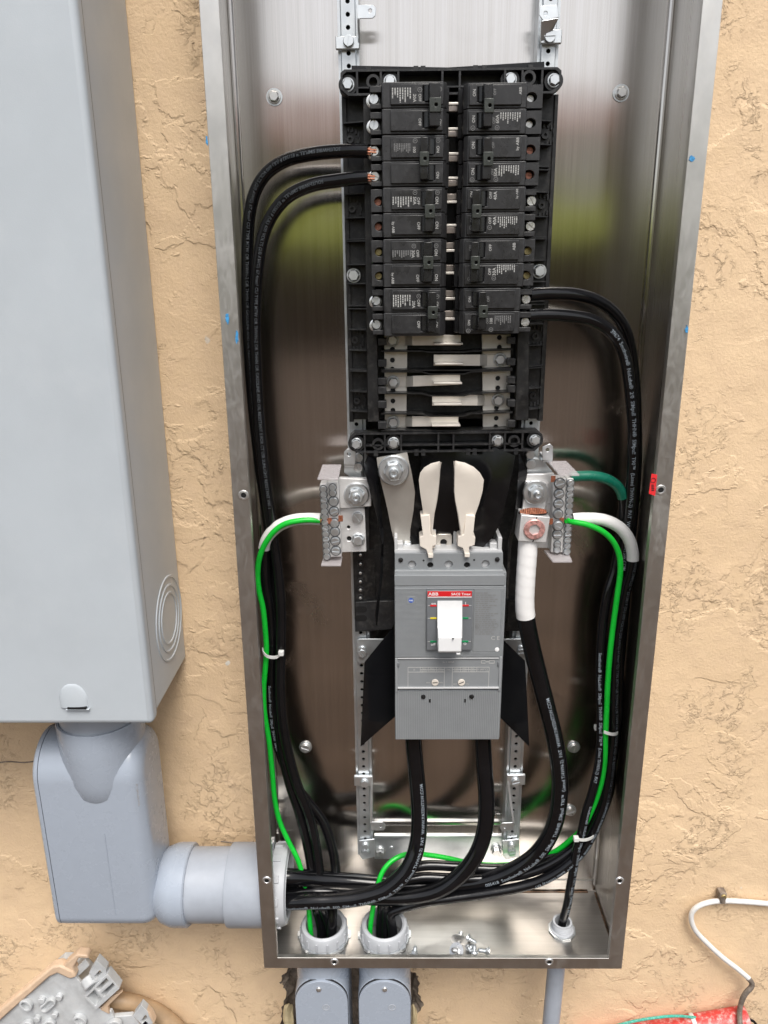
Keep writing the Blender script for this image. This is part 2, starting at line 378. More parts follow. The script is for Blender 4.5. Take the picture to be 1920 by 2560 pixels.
def fast(kind, mt, parent, p, r, name='screw', roll=None, rot=None):
    return inst(name, FS[kind, mt], parent, p, rot if rot else (0, random.uniform(0, 3) if roll is None else roll, 0), r)

# ------------------------------------------------------------------ lettering: every string is turned into flat triangles once
STR = {}
def prepare_text(strings):
    tmp = []
    for s in sorted(set(strings)):
        cu = bpy.data.curves.new('t', 'FONT'); cu.body = s; cu.size = 1.; cu.resolution_u = 2; cu.align_x = 'LEFT'; cu.offset = .012
        o = bpy.data.objects.new('t', cu); COL.objects.link(o); tmp.append((s, o, cu))
    dg = bpy.context.evaluated_depsgraph_get(); dg.update()
    for s, o, cu in tmp:
        me = o.evaluated_get(dg).to_mesh()
        V = [v.co.copy() for v in me.vertices]; F_ = [tuple(p.vertices) for p in me.polygons]
        if V:
            x0 = min(v.x for v in V); x1 = max(v.x for v in V)
            STR[s] = ([(v.x-x0, v.y) for v in V], F_, x1-x0)
        o.evaluated_get(dg).to_mesh_clear(); bpy.data.objects.remove(o); bpy.data.curves.remove(cu)
def put_text(mb, s, p, h, rot=0., width=None, center=True):
    """flat lettering of cap height h in the plane facing -Y at p"""
    V, F_, w = STR[s]; k = h/.70; kx = k if width is None else width/w
    cr_, sr = math.cos(rot), math.sin(rot); ox = w/2 if center else 0
    out = []
    for x, y in V:
        a, b = (x-ox)*kx, (y-.35)*k; out.append((p[0]+a*cr_-b*sr, p[1], p[2]+a*sr+b*cr_))
    return mb.add(out, F_)
def fine_print(mb, x0, x1, z0, z1, Y, lines, vertical, ragged=.5, rnd=random):
    """rows of print too small to read: short dashes"""
    n = lines
    for i in range(n):
        f = (i+.5)/n; end = 1-rnd.random()*ragged; q = 0.
        while q < end:
            l = rnd.uniform(.06, .2); e = min(end, q+l)
            if vertical:
                xc = x0+(x1-x0)*f; hw = abs(x1-x0)/n*.24; mb.add([(xc-hw, Y, z1-(z1-z0)*q), (xc+hw, Y, z1-(z1-z0)*q), (xc+hw, Y, z1-(z1-z0)*e), (xc-hw, Y, z1-(z1-z0)*e)], [(0, 3, 2, 1)])
            else:
                zc = z1-(z1-z0)*f; hw = abs(z1-z0)/n*.24; mb.add([(x0+(x1-x0)*q, Y, zc-hw), (x0+(x1-x0)*e, Y, zc-hw), (x0+(x1-x0)*e, Y, zc+hw), (x0+(x1-x0)*q, Y, zc+hw)], [(0, 1, 2, 3)])
            q = e+rnd.uniform(.02, .05)
P500 = 'Southwire\u00ae  NoLube\u00ae  500  SIMpull  THHN\u00ae  SIMpull  T90\u2122  (Listed THWN-2)  PAT  WWW.PATENTSW.COM'
P500B = '005418  ' + P500
P20 = '39674  Southwire\u00ae  NoLube\u00ae  2/0  SIMpull  THHN\u00ae  SIMpull  T90\u2122  (Listed THWN-2)  PAT  WWW.PATENTSW.COM'
P20B = 'SOUTHWIRE SIMPULL\u2122 E51583 F (UL) 600 VOLTS (2/0 AWG) 67.4mm\u00b2 CU TYPE MTW OR THWN-2 OR THHN OR GASOLINE AND OIL RESISTANT II FOR CT USE SUNLIGHT RESISTANT VW-1'
PSW = 'Southwire\u00ae  NoLube\u00ae  SIMpull  THHN\u00ae  SIMpull  T90\u2122  (Listed THWN-2)  PAT'
prepare_text([P500, P500B, P20, P20B, PSW, 'ON', 'OFF', '20A', '30A', '40A', '50A', '60A', '100', 'ABB', 'by ABB', 'SACE Tmax', 'on', 'off', 'I', 'O', 'In = 400A', 'I3', 'TMA', 'MAX', 'MED', 'MIN',
              '4000A', '3000A', '2000A', '400A', '340A', '280A', 'I1 (40\u00b0C)', 'C E', 'UL', 'SP', '37', '30 ur', 'R', 'Carlon', 'ABB '])
# ------------------------------------------------------------------ the setting
GZ = -.62
setp(obj('ground', MB().box((-30, -40, GZ-.2), (30, .05, GZ)), 'soil', None), kind='structure')
bank = [(-18, GZ-.05), (-19, GZ+.3), (-22, 1.1), (-26, 2.7), (-30, 3.9), (-33, 4.15), (-40, 4.2)]
setp(obj('added_lawn', MB().sheet([[Vector((-32+4*i, y, z+.12*math.sin(i*1.7+y)*(z > 0))) for i in range(17)] for y, z in bank], .05), 'added_lawn', None), kind='structure')  # unseen grass bank, added and sloped to mirror a green band in the steel
fw_ = obj('added_wall', MB().box((-16, -17.6, GZ), (16, -17.4, 1.80)), 'brown_wall', None, .02)  # added out of view, gives the steel its dim brown reflection
setp(fw_, 'added unseen brown wall below the grass bank, mirrored dimly in the steel', 'wall')

hs_t = thing('added_house', 'added unseen pale beige house with red roof beyond the grass bank, mirrored in the steel', 'house', (1, -38, 3.6))  # added out of view to mirror beige and pink tones in the steel
obj('wall', MB().box((-9, -42, 3.4), (11, -35, 6.9)), 'house_wall', hs_t)
obj('roof', MB().prism([(-9.8, -34.4, 6.9), (-9.8, -42.6, 6.9), (-9.8, -38.5, 9.2)], (21.6, 0, 0)), 'roof_tile', hs_t)

# stucco wall with the ragged hole the lower conduits come out of
WY = .0035
def build_wall():
    hole = [(722, 2402), (716, 2432), (704, 2441), (698, 2456), (709, 2463), (716, 2478), (709, 2502), (706, 2528), (700, 2560), (694, 2600), (1050, 2600), (1046, 2566), (1036, 2552), (1044, 2532), (1060, 2512), (1052, 2500),
            (1046, 2478), (1050, 2458), (1044, 2446), (1041, 2434), (1030, 2431), (1012, 2430), (1005, 2404)]
    H = [at(x, y, WY) for x, y in hole]; H2 = []
    rnd = random.Random(5)
    for i, p in enumerate(H):
        q = H[(i+1) % len(H)]; H2.append(p)
        for k in (.33, .66): H2.append(p.lerp(q, k)+Vector((rnd.uniform(-.0025, .0025), 0, rnd.uniform(-.0025, .0025))))
    mb = MB().prism([(-4, WY, GZ-.1), (4, WY, GZ-.1), (4, WY, 3.6), (-4, WY, 3.6)], (0, .03, 0), [H2])
    w = obj('stucco_wall', mb, 'stucco', None, smooth=False)
    setp(w, 'tan painted stucco wall with skip-trowel texture behind the boxes', 'wall')
    c = sum(H, Vector())/len(H)
    rim = MB(); n = len(H2); inn = [p+(c-p).normalized()*rnd.uniform(.002, .011)+Vector((0, rnd.uniform(.008, .016), 0)) for p in H2]
    inn2 = [p+Vector((0, .03, 0)) for p in inn]; out = [p+Vector((0, -.0004, 0)) for p in H2]
    rim.add(out+inn+inn2, [(i, (i+1) % n, n+(i+1) % n, n+i) for i in range(n)] + [(n+i, n+(i+1) % n, 2*n+(i+1) % n, 2*n+i) for i in range(n)])
    obj('broken_edge', rim, 'cement', w, smooth=False, label='crumbled grey cement edge round the hole')
    back = MB().box((c.x-.16, .034, c.z-.16), (c.x+.16, .05, c.z+.16)); obj('cavity_back', back, 'cement', w)
    for px_ in (((-30, 1910), (20, 1904), (62, 1906), (104, 1900)), ((552, 2103), (580, 2106), (604, 2105))):
        obj('wall_crack', MB().tube(catmull([at(x, y, WY-.0002) for x, y in px_], .006), .0011, 6), 'cement', w)
    return w
build_wall()
def blob(p, r, sq, seed):
    rnd = random.Random(seed); bm = bmesh.new(); bmesh.ops.create_icosphere(bm, subdivisions=3, radius=1)
    ph = [(Vector((rnd.uniform(-3, 3), rnd.uniform(-3, 3), rnd.uniform(-3, 3))), rnd.uniform(0, 6)) for _ in range(5)]
    mb = MB()
    for v in bm.verts:
        k = 1+sum(.10*math.sin(v.co.dot(a)*1.6+b) for a, b in ph); v.co = Vector((v.co.x*r*sq[0], v.co.y*r*sq[1], v.co.z*r*sq[2]))*k+Vector(p)
    bm.verts.index_update(); mb.add([v.co for v in bm.verts], [tuple(v.index for v in f.verts) for f in bm.faces]); bm.free(); return mb
for (x, y, r, sq, sd, tx) in ((722, 2545, .02, (.5, .5, 1.7), 1, 'beside the left lower conduit body'), (1034, 2548, .013, (.55, .6, 2.0), 2, 'beside the right lower conduit body')):
    setp(obj('expanding_foam', blob(at(x, y, -.004), r, sq, sd), 'foam', None), 'pale yellow expanding foam squeezed out of the wall hole '+tx, 'foam')

# ------------------------------------------------------------------ stainless enclosure
D = .1424; W2 = .254; TOP = 1.46; T = .002
enc = thing('electrical_enclosure', 'open tall stainless steel electrical enclosure mounted on the stucco wall', 'enclosure', (0, -.07, 0))
obj('back_panel', MB().box((-W2+T, -.0005, T), (W2-T, -.0025, TOP-T)), 'steel', enc)
side = MB().box((-W2, -D, 0), (-W2+T, -.0004, TOP)); obj('side_panel', side, 'steel_side', enc, .0006)
obj('side_panel', MB().box((W2-T, -D, 0), (W2, -.0004, TOP)), 'steel_side', enc, .0006)
obj('top_panel', MB().box((-W2+T, -D+.001, TOP-T), (W2-T, -.0004, TOP)), 'steel_side', enc)
BZ = .0035                                     # inside face of the floor
B1 = Vector((-.1725, -.0905, BZ)); B2 = Vector((-.083, -.0905, BZ)); B3 = Vector((.1826, -.079, BZ))
fl = MB().prism([(-W2+T, -D+.001, BZ), (W2-T, -D+.001, BZ), (W2-T, -.0026, BZ), (-W2+T, -.0026, BZ)], (0, 0, -.0025),
                [circ(B1, .0265, 20, 'z'), circ(B2, .0265, 20, 'z'), circ(B3, .0115, 16, 'z')])
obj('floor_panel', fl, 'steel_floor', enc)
LW = .0195
lipb = MB().prism([(-W2, -D-.0004, 0.0), (W2, -D-.0004, 0.0), (W2, -D-.0004, TOP), (-W2, -D-.0004, TOP)], (0, .0018, 0),
                  [[Vector((-W2+LW, -D-.0004, .0185)), Vector((W2-LW, -D-.0004, .0185)), Vector((W2-LW, -D-.0004, TOP-LW)), Vector((-W2+LW, -D-.0004, TOP-LW))]])
obj('front_flange', lipb, 'steel_lip', enc, .0005)
# returned edge of the flange, fold line low on the back panel, weld bead round the floor
obj('flange_return', MB().box((-W2+LW-.0012, -D+.0014, .0185), (-W2+LW, -D+.009, TOP-LW)).box((W2-LW, -D+.0014, .0185), (W2-LW+.0012, -D+.009, TOP-LW)).box((-W2+LW, -D+.0014, .0173), (W2-LW, -D+.006, .0185)), 'steel_lip', enc)
obj('back_fold', MB().box((-W2+T, -.0026, .0255), (W2-T, -.0042, .0268)), 'steel_lip', enc, .0004)
obj('corner_fold', MB().cyl((W2-T-.003, -.0045, .02), (0, 0, 1), .0036, TOP-.04, 10).cyl((-W2+T+.003, -.0045, .02), (0, 0, 1), .0036, TOP-.04, 10), 'steel', enc)
wb = MB(); rnd = random.Random(8)
pth = [Vector((-.2+.011*i, -.0045, BZ+.0003+rnd.uniform(-.0004, .0004))) for i in range(41)]; wb.tube(pth, .0012, 7)
pth = [Vector((W2-T-.0012, -.006-.0065*i, BZ+.0003+rnd.uniform(-.0004, .0004))) for i in range(20)]; wb.tube(pth, .0013, 7)
obj('weld_bead', wb, 'weld', enc, label='brown heat-stained weld along the floor')
for x, y, k in ((686, 243, 'hexslot'), (1552, 233, 'hexslot'), (764, 1867, 'slot'), (1434, 1867, 'slot'), (766, 2025, 'slot'), (1425, 2025, 'slot')):
    p = at(x, y, -.0028); obj('washer', MB().lathe(p, AXF, [(.0095, 0), (.0095, .0012), (.004, .0012)], 20), 'zinc', enc); fast(k, 'screw', enc, p+Vector((0, -.001, 0)), .0072 if k == 'slot' else .0075)
def hole_rim(p, ax='y'):
    mb = MB().lathe(p, AXF, [(.0062, -.0002), (.0055, .0009), (.0036, .0011), (.0030, .0002)], 18); obj('screw_hole_rim', mb, 'screw', enc)
    obj('screw_hole', MB().lathe(p, AXF, [(.0031, .0005), (0, .0005)], 14), 'dark', enc)
for x, y in ((609, 1238), (1652, 1225), (667, 2201), (1549, 2202), (836, 2405), (1373, 2405)): hole_rim(at(x, y, -D-.0006))
rnd = random.Random(4)
def residue(x, y, w, h):
    p = at(x, y, -D-.0012); pts = []
    for i in range(14):
        t = 2*math.pi*i/14; k = rnd.uniform(.55, 1.15); pts.append(p+Vector((w*math.cos(t)*k, 0, h*math.sin(t)*k)))
    obj('tape_residue', MB().prism(pts, (0, .0007, 0)), 'tape_blue', enc, smooth=False, label='scrap of blue tape stuck to the flange')
for a in ((569, 796, .0022, .008), (592, 843, .0018, .007), (1731, 396, .0035, .0028), (1717, 823, .002, .0045), (517, 352, .0012, .006)): residue(*a)
# red sticker at the right edge
st = [at(1626, 1182, -D+.004), at(1642, 1186, -D+.004), at(1639, 1240, -D+.004), at(1621, 1233, -D+.004)]
sx = W2-LW-.0016
st = MB().prism([at(1629, 1184, -D-.0014), at(1643, 1187, -D-.0014), at(1638, 1240, -D-.0014), at(1622, 1234, -D-.0014)], (0, .0007, 0)); sk = obj('warning_sticker', st, 'sticker', enc, label='small red sticker with black marks on the inner flange edge')
mk = MB(); q = at(1633, 1201, -D-.0018); mk.lathe(q, AXF, [(.0030, 0), (.0023, 0)], 16)
for i in range(4): a = at(1628+1*i*.2, 1214+i*4.2, -D-.0018); mk.box(a, a+Vector((.0032, .0002, .0010)))
obj('sticker_marks', mk, 'marker', sk)

# ------------------------------------------------------------------ mounting rails
def rail(xt, xb, zb, label):
    t = thing('mounting_rail', label, 'rail', (xb, -.015, zb), 'galvanised rails carrying the panel interior')
    w = .0118; Yf = -.030; zt = TOP-.03; ax = lambda z: xb+(xt-xb)*(z-zb)/(1.2-zb)
    web = MB(); z = zb; cell = .0127
    while z < zt:
        x0_, z1_ = ax(z), z+cell; xm, zm = ax(z+cell/2), z+cell/2
        ring = [(.0075, 0), (.0075, 1), (0, 1), (-.0075, 1), (-.0075, 0), (-.0075, -1), (0, -1), (.0075, -1)]
        o8 = [Vector((ax(zm+b*cell/2)+a, Yf, zm+b*cell/2)) for a, b in ring]; i8 = [Vector((xm+.0026*math.cos(k*math.pi/4), Yf, zm+.0026*math.sin(k*math.pi/4))) for k in range(8)]
        i8b = [v+Vector((0, .0022, 0)) for v in i8]
        web.add(o8+i8+i8b, [(k, 8+k, 8+(k+1) % 8, (k+1) % 8) for k in range(8)]+[(8+k, 16+k, 16+(k+1) % 8, 8+(k+1) % 8) for k in range(8)]); z = z1_
    obj('web', web, 'zinc_rail', t, smooth=False)
    for s in (-1, 1):
        def pr(z): return [Vector((ax(z)+s*.0075, Yf, z)), Vector((ax(z)+s*.0088, Yf+.003, z)), Vector((ax(z)+s*w, Yf+.003, z)), Vector((ax(z)+s*w, -.003, z))]
        A, B_ = pr(zb), pr(zt); n = Vector((-s*.0014, 0, 0)); d = Vector((0, .0012, 0))
        A2 = [A[0]+d, A[1]+d, A[2]+d+n, A[3]+n]; B2_ = [B_[0]+d, B_[1]+d, B_[2]+d+n, B_[3]+n]
        mb = MB(); V = A+B_+A2+B2_; F_ = []
        for k in range(3): F_ += [(k, k+1, 4+k+1, 4+k), (8+k, 12+k, 12+k+1, 8+k+1)]
        F_ += [(0, 8, 9, 1), (1, 9, 10, 2), (2, 10, 11, 3), (4, 5, 13, 12), (5, 6, 14, 13), (6, 7, 15, 14), (3, 11, 15, 7), (0, 4, 12, 8)]
        if s < 0: F_ = [tuple(reversed(f)) for f in F_]
        obj('side_flange', mb.add(V, F_), 'zinc_rail', t, smooth=False)
    obj('dark_backing', MB().box((min(ax(zb), ax(zt))-.006, -.006, zb), (max(ax(zb), ax(zt))+.006, -.0035, zt)), 'dark', t)  # near-black strip paints the shade behind the rail holes
    return t
zb = at(912, 2140, -.03).z
rail(at(870, 60, -.03).x, at(911, 1990, -.03).x, zb, 'perforated galvanised rail behind the left edge of the black panel base')
rail(at(1374, 60, -.03).x, at(1285, 1990, -.03).x, zb, 'perforated galvanised rail behind the right edge of the black panel base')
def clip(c, strap, tab, hole, scr, arm, label):
    """strap clip on a rail: strap across it, arm and drilled tab"""
    t = thing('strap_clip', label, 'bracket', AT(c, *scr, -.033))
    mb = MB(); bx(mb, c, *strap, -.0365, -.0312); obj('strap', mb, 'zinc', t, .0008)
    a = MB(); P = [AT(c, x, y, Yq) for x, y, Yq in arm]; wv = Vector((0, .0016, 0))
    obj('arm', MB().sheet([[P[0], P[1]], [P[3], P[2]]], .0015), 'zinc', t)
    mb = MB(); pp(mb, c, tab, -.048, -.0464, [hole]); obj('tab', mb, 'zinc', t, .0004)
    fast('slot', 'zinc', t, AT(c, *scr, -.0365), .0062)
clip(ct, (50, 240, 210, 328), [(190, 32), (300, 30), (322, 55), (318, 105), (298, 122), (196, 124)], (282, 72, 12), (138, 278), [(196, 124, -.048), (206, 124, -.047), (210, 318, -.032), (200, 318, -.033)], 'bright zinc strap clip on the left rail above the top frame')
clip(ct, (1425, 195, 1565, 290), [(1420, 36), (1535, 30), (1545, 115), (1440, 138), (1412, 100)], (1456, 88, 12), (1482, 252), [(1425, 138, -.048), (1540, 118, -.048), (1470, 262, -.034), (1420, 285, -.034)], 'bent zinc strap clip on the right rail above the top frame')
clip(cm, (75, 1450, 212, 1520), [(196, 1785), (285, 1785), (305, 1805), (305, 1835), (290, 1848), (200, 1848)], (270, 1818, 8), (152, 1495), [(200, 1455, -.034), (213, 1455, -.034), (205, 1790, -.048), (192, 1790, -.048)], 'zinc strap clip low on the left rail beside the bare cables')
clip(cm, (1200, 1440, 1337, 1512), [(1165, 1792), (1250, 1790), (1255, 1840), (1165, 1856), (1150, 1830), (1152, 1805)], (1186, 1826, 8), (1265, 1485), [(1198, 1455, -.034), (1212, 1455, -.034), (1258, 1790, -.048), (1243, 1790, -.048)], 'zinc strap clip low on the right rail beside the bare cables')
# cross bar between the rail ends
cbar = thing('cross_bar', 'flat galvanised cross bar bolted between the lower rail ends', 'bar', AT(cr, 550, 380, -.02))
mb = MB(); bx(mb, cr, 150, 250, 1005, 395, -.017, -.0152); obj('bar', mb, 'zinc', cbar, .0005)
mb = MB(); bx(mb, cr, 148, 240, 1005, 252, -.022, -.0152); obj('bar_edge', mb, 'zinc', cbar, .0005)
for x0, x1, xs in ((48, 150, 90), (1005, 1118, 1068)):
    mb = MB(); pp(mb, cr, [(x0, 275), (x1, 262), (x1+4, 380), (x0+25, 400), (x0+4, 375)], -.034, -.0315); obj('end_plate', mb, 'zinc', cbar, .0005)
    fast('slot', 'zinc', cbar, AT(cr, xs, 345, -.034), .0062); fast('slot', 'zinc', cbar, AT(cr, xs, 305, -.034), .0055)
for x, y in ((187, 345), (965, 335)): fast('hex', 'screw', cbar, AT(cr, x, y, -.0175), .0085, 'bolt')
obj('weld_spot', MB().lathe(AT(cr, 265, 318, -.0172), AXF, [(.003, 0), (.002, .001), (0, .0012)], 12), 'zinc', cbar)

# ------------------------------------------------------------------ grey box at the left
mx = -.3690; mz = .4155
mt_ = thing('meter_cabinet', 'pale grey painted metal cabinet with plain front cover and side knockouts', 'cabinet', (-.62, -.08, mz))
obj('body', MB().box((-.9, -.146, mz), (mx, .003, 1.75)), 'grey_paint', mt_, .004, seg=3)
obj('front_cover', MB().box((-.91, -.168, mz-.004), (mx+.0035, -.1465, 1.76)), 'grey_paint', mt_, .007, seg=4)
obj('cover_seam', MB().box((-.9, -.1475, mz+.001), (mx+.0012, -.145, 1.75)), 'gasket', mt_)
kc = atX(423, 1545, mx); ko = MB()
for r in (.0565, .0445, .034):
    ko.lathe(kc, (1, 0, 0), [(r+.0022, -.0005), (r+.0012, .0012), (r-.0012, .0012), (r-.0022, -.0005)], 40)
obj('knockout', ko, 'grey_paint', mt_, label='concentric round knockouts pressed into the side')
hp = at(183, 1741, -.168)
hsp = MB(); n = 41; gr = []
for i in range(29):
    row = []
    for j in range(n):
        u = -1+2*j/(n-1); v = i/28; hw = .0172; zz = hp.z-.014+v*.031
        env = math.sqrt(max(0, 1-abs(u)**2.4-(max(0, v-.25)/.75)**2))
        row.append(Vector((hp.x+u*hw, -.1674-.0044*env*(1-.35*v), zz)))
    gr.append(row)
hsp.sheet([list(reversed(r)) for r in gr], .0005); obj('padlock_hasp', hsp, 'grey_paint', mt_)
sl_ = at(190, 1772, -.174); obj('hasp_slot', MB().box((sl_.x-.011, -.1734, sl_.z-.0012), (sl_.x+.012, -.1700, sl_.z+.0012)), 'dark', mt_)
obj('hasp_lip', MB().box((sl_.x-.014, -.1728, sl_.z-.0028), (sl_.x+.015, -.168, sl_.z-.0018)), 'grey_paint', mt_, .0006)

# ------------------------------------------------------------------ big conduit body and nipples
PY = -.078; PZ = at(520, 2210, PY).z
NX = (at(160, 1820, PY).x+at(355, 1820, PY).x)/2; NR = (at(355, 1820, PY).x-at(160, 1820, PY).x)/2
lb = thing('conduit_elbow', 'large glossy grey plastic elbow conduit body below the pale cabinet', 'conduit body', (NX, PY, 0))
YF, YB = PY-.052, PY+.052
xl = at(112, 2060, YF).x; xr = at(333, 2060, YF).x; zt = at(330, 1822, PY).z; zbm = at(250, 2328, YF).z
def sect(x, i_, n=12):
    """side outline of the body: flat front and back, rounded bottom edges, half-round top; i_ is the inset"""
    R_ = (YB-YF)/2; q = .024; P = []
    for cy, cz, r, a0, a1 in ((YB-q, zbm+q, q, 0, -90), (YF+q, zbm+q, q, -90, -180), ((YF+YB)/2, zt-R_, R_, 180, 0)):
        m = n if r == q else 2*n
        for k in range(m+1): a = math.radians(a0+(a1-a0)*k/m); P.append(Vector((x, cy+(r-i_)*math.cos(a), cz+(r-i_)*math.sin(a))))
    return P
def sweep(rings):
    mb = MB(); N = len(rings[0]); mb.add([v for r in rings for v in r], [(k*N+i, k*N+(i+1) % N, (k+1)*N+(i+1) % N, (k+1)*N+i) for k in range(len(rings)-1) for i in range(N)]+[tuple(range(N))[::-1], tuple(range((len(rings)-1)*N, len(rings)*N))])
    bm = bmesh.new(); vs = [bm.verts.new(v) for v in mb.v]
    for f in mb.f: bm.faces.new([vs[i] for i in f])
    bmesh.ops.recalc_face_normals(bm, faces=list(bm.faces)); bm.verts.index_update(); mb.f = [tuple(v.index for v in f.verts) for f in bm.faces]; bm.free(); return mb
XR = xr+.016; RR = .022
obj('housing', sweep([sect(xl, 0)]+[sect(XR-RR*(1-math.sin(t)), RR*(1-math.cos(t))) for t in [math.pi/2*k/7 for k in range(8)]]), 'pvc', lb, ang=50)
obj('gasket', sweep([sect(xl-.0014, .0012), sect(xl+.0002, .0012)]), 'gasket', lb)
obj('cover', sweep([sect(xl-.0010-.006*math.sin(t)-.002*(t > 0), .006*(1-math.cos(t))) for t in [math.pi/2*k/5 for k in range(6)]]), 'pvc', lb, ang=50)
HT = at(262, 1843, PY-.06).z
obj('hub', MB().lathe((NX, PY-.004, zt-.10), (0, 0, 1), [(.012, -.012), (NR*.55, -.004), (NR*.80, .008), (NR*.94, .024), (NR*1.01, .045), (NR*1.04, .07), (NR*1.05, .085), (NR*1.055, HT-zt+.10-.002), (NR*1.04, HT-zt+.10), (NR*.985, HT-zt+.10), (NR*.98, HT-zt+.096)], 40), 'pvc', lb)
hubx0 = xr-.01; hx1 = at(481, 2200, PY).x; R1 = .0575
hs0 = XR+.010
obj('hub', MB().lathe((hs0-.02, PY, PZ), (1, 0, 0), [(.040, 0), (.052, .012), (R1-.001, .024), (R1, .03), (R1, hx1-hs0+.018), (R1-.002, hx1-hs0+.020), (.05, hx1-hs0+.020)], 44), 'pvc', lb)
sm = MB(); sm.tube([Vector((NX+.006, YF-.0002, zbm+.03+(zt-.13-zbm-.03)*i/8)) for i in range(9)], .0007, 6); obj('mould_seam', sm, 'pvc', lb)
tm = MB(); V, F_, w_ = STR['Carlon']; hgt = .0075; kk = hgt/.7
for_ = atX(345, 2000, XR)
tm.add([(XR+.0003, for_.y-(y-.35)*kk*1.0, for_.z+.024-x*kk*1.15) for x, y in V], F_); obj('raised_lettering', tm, 'pvc_light', lb)
npl = thing('conduit_nipple', 'short vertical grey conduit between the pale cabinet and the large conduit body', 'conduit', (NX, PY, zt))
obj('pipe', MB().lathe((NX, PY-.004, zt-.02), (0, 0, 1), [(NR*.965, -.012), (NR*.965, mz-zt+.0195)], 44), 'pvc_pipe', npl)
npl2 = thing('conduit_nipple', 'horizontal grey conduit run with adapter entering the side of the steel enclosure', 'conduit', (-.3, PY, PZ-.05))
xa = at(578, 2210, PY).x
obj('pipe', MB().lathe((hx1-.02, PY, PZ), (1, 0, 0), [(.0515, 0), (.0515, xa-hx1+.04)], 44), 'pvc_pipe', npl2)
obj('male_adapter', MB().lathe((xa, PY, PZ), (1, 0, 0), [(.051, 0), (.0565, 0), (.0575, .002), (.0575, -W2-xa-.0004), (.046, -W2-xa-.0004)], 44), 'pvc_pipe', npl2)
bsx = -W2+T
th = MB(); th.lathe((bsx+.0002, PY, PZ), (1, 0, 0), [(.047, 0), (.049, .001), (.047, .0025), (.049, .004), (.047, .0055), (.049, .007), (.047, .0085), (.047, .030)], 40); obj('thread', th, 'pvc_light', npl2)
ln = MB().lathe((bsx+.0002, PY, PZ), (1, 0, 0), [(.045, 0), (.059, 0), (.059, .004), (.045, .004)], 40)
for k in range(8): a = k*math.pi/4+.3; ln.box((bsx+.001, PY+.057*math.cos(a)-.006, PZ+.057*math.sin(a)-.006), (bsx+.006, PY+.057*math.cos(a)+.006, PZ+.057*math.sin(a)+.006))
obj('lock_nut', ln, 'zinc', npl2)
bsh = MB().lathe((bsx+.009, PY, PZ), (1, 0, 0), [(.050, 0), (.056, 0), (.056, .012), (.053, .019), (.046, .021), (.043, .019), (.043, .002)], 44)
obj('bushing', bsh, 'pvc_light', npl2)
for k in range(12):
    a = k*math.pi/6+.2; c_, s_ = math.cos(a), math.sin(a); u = Vector((0, c_, s_)); v = Vector((0, -s_, c_)); o_ = Vector((bsx+.009, PY, PZ))+u*.0555
    P = [o_+v*.005, o_-v*.005, o_-v*.005+u*.0028, o_+v*.005+u*.0028]; obj('bushing_rib', MB().prism(P, (.012, 0, 0)), 'pvc_light', npl2, .0006)

# floor bushings and what is below
def floor_bushing(b, label):
    t = thing('conduit_bushing', label, 'bushing', b, 'grey plastic bushings on the enclosure floor')
    l = MB().lathe(b+Vector((0, 0, .0004)), (0, 0, 1), [(.0275, 0), (.037, 0), (.037, .0035), (.0275, .0035)], 32)
    for k in range(8):
        a = k*math.pi/4+b.x*9; u = Vector((math.cos(a), math.sin(a), 0)); v = Vector((-u.y, u.x, 0)); o_ = b+u*.0365+Vector((0, 0, .001)); l.prism([o_+v*.005, o_-v*.005, o_-v*.004+u*.003, o_+v*.004+u*.003], (0, 0, .005))
    obj('lock_nut', l, 'zinc', t)
    z0 = .0045
    obj('ring', MB().lathe(b+Vector((0, 0, z0)), (0, 0, 1), [(.0265, -.002), (.0345, 0), (.0345, .015), (.033, .019), (.0295, .021), (.0268, .019), (.0258, -.06)], 40), 'pvc_light', t)
    for k in range(14):
        a = k*2*math.pi/14; u = Vector((math.cos(a), math.sin(a), 0)); v = Vector((-u.y, u.x, 0)); o_ = b+u*.0343+Vector((0, 0, z0+.001)); obj('rib', MB().prism([o_+v*.0013, o_-v*.0013, o_-v*.0013+u*.0017, o_+v*.0013+u*.0017], (0, 0, .013)), 'pvc_light', t)
floor_bushing(B1, 'ribbed grey bushing in the enclosure floor nearest the large side bushing')
floor_bushing(B2, 'ribbed grey bushing in the enclosure floor with the looping green wire')
t = thing('threaded_fitting', 'small grey threaded fitting in the floor with one black cable', 'fitting', B3)
obj('ring', MB().lathe(B3+Vector((0, 0, .0004)), (0, 0, 1), [(.0112, -.02), (.0175, 0), (.0175, .004), (.0145, .0045), (.0152, .006), (.0142, .0075), (.0152, .009), (.0142, .0105), (.0152, .012), (.0142, .0135), (.0142, .0165), (.0112, .0165), (.0108, -.03)], 32), 'pvc_light', t)
obj('lock_nut', MB().hexp(B3+Vector((0, 0, .0003)), (0, 0, 1), .0205, .003, 10), 'zinc', t)
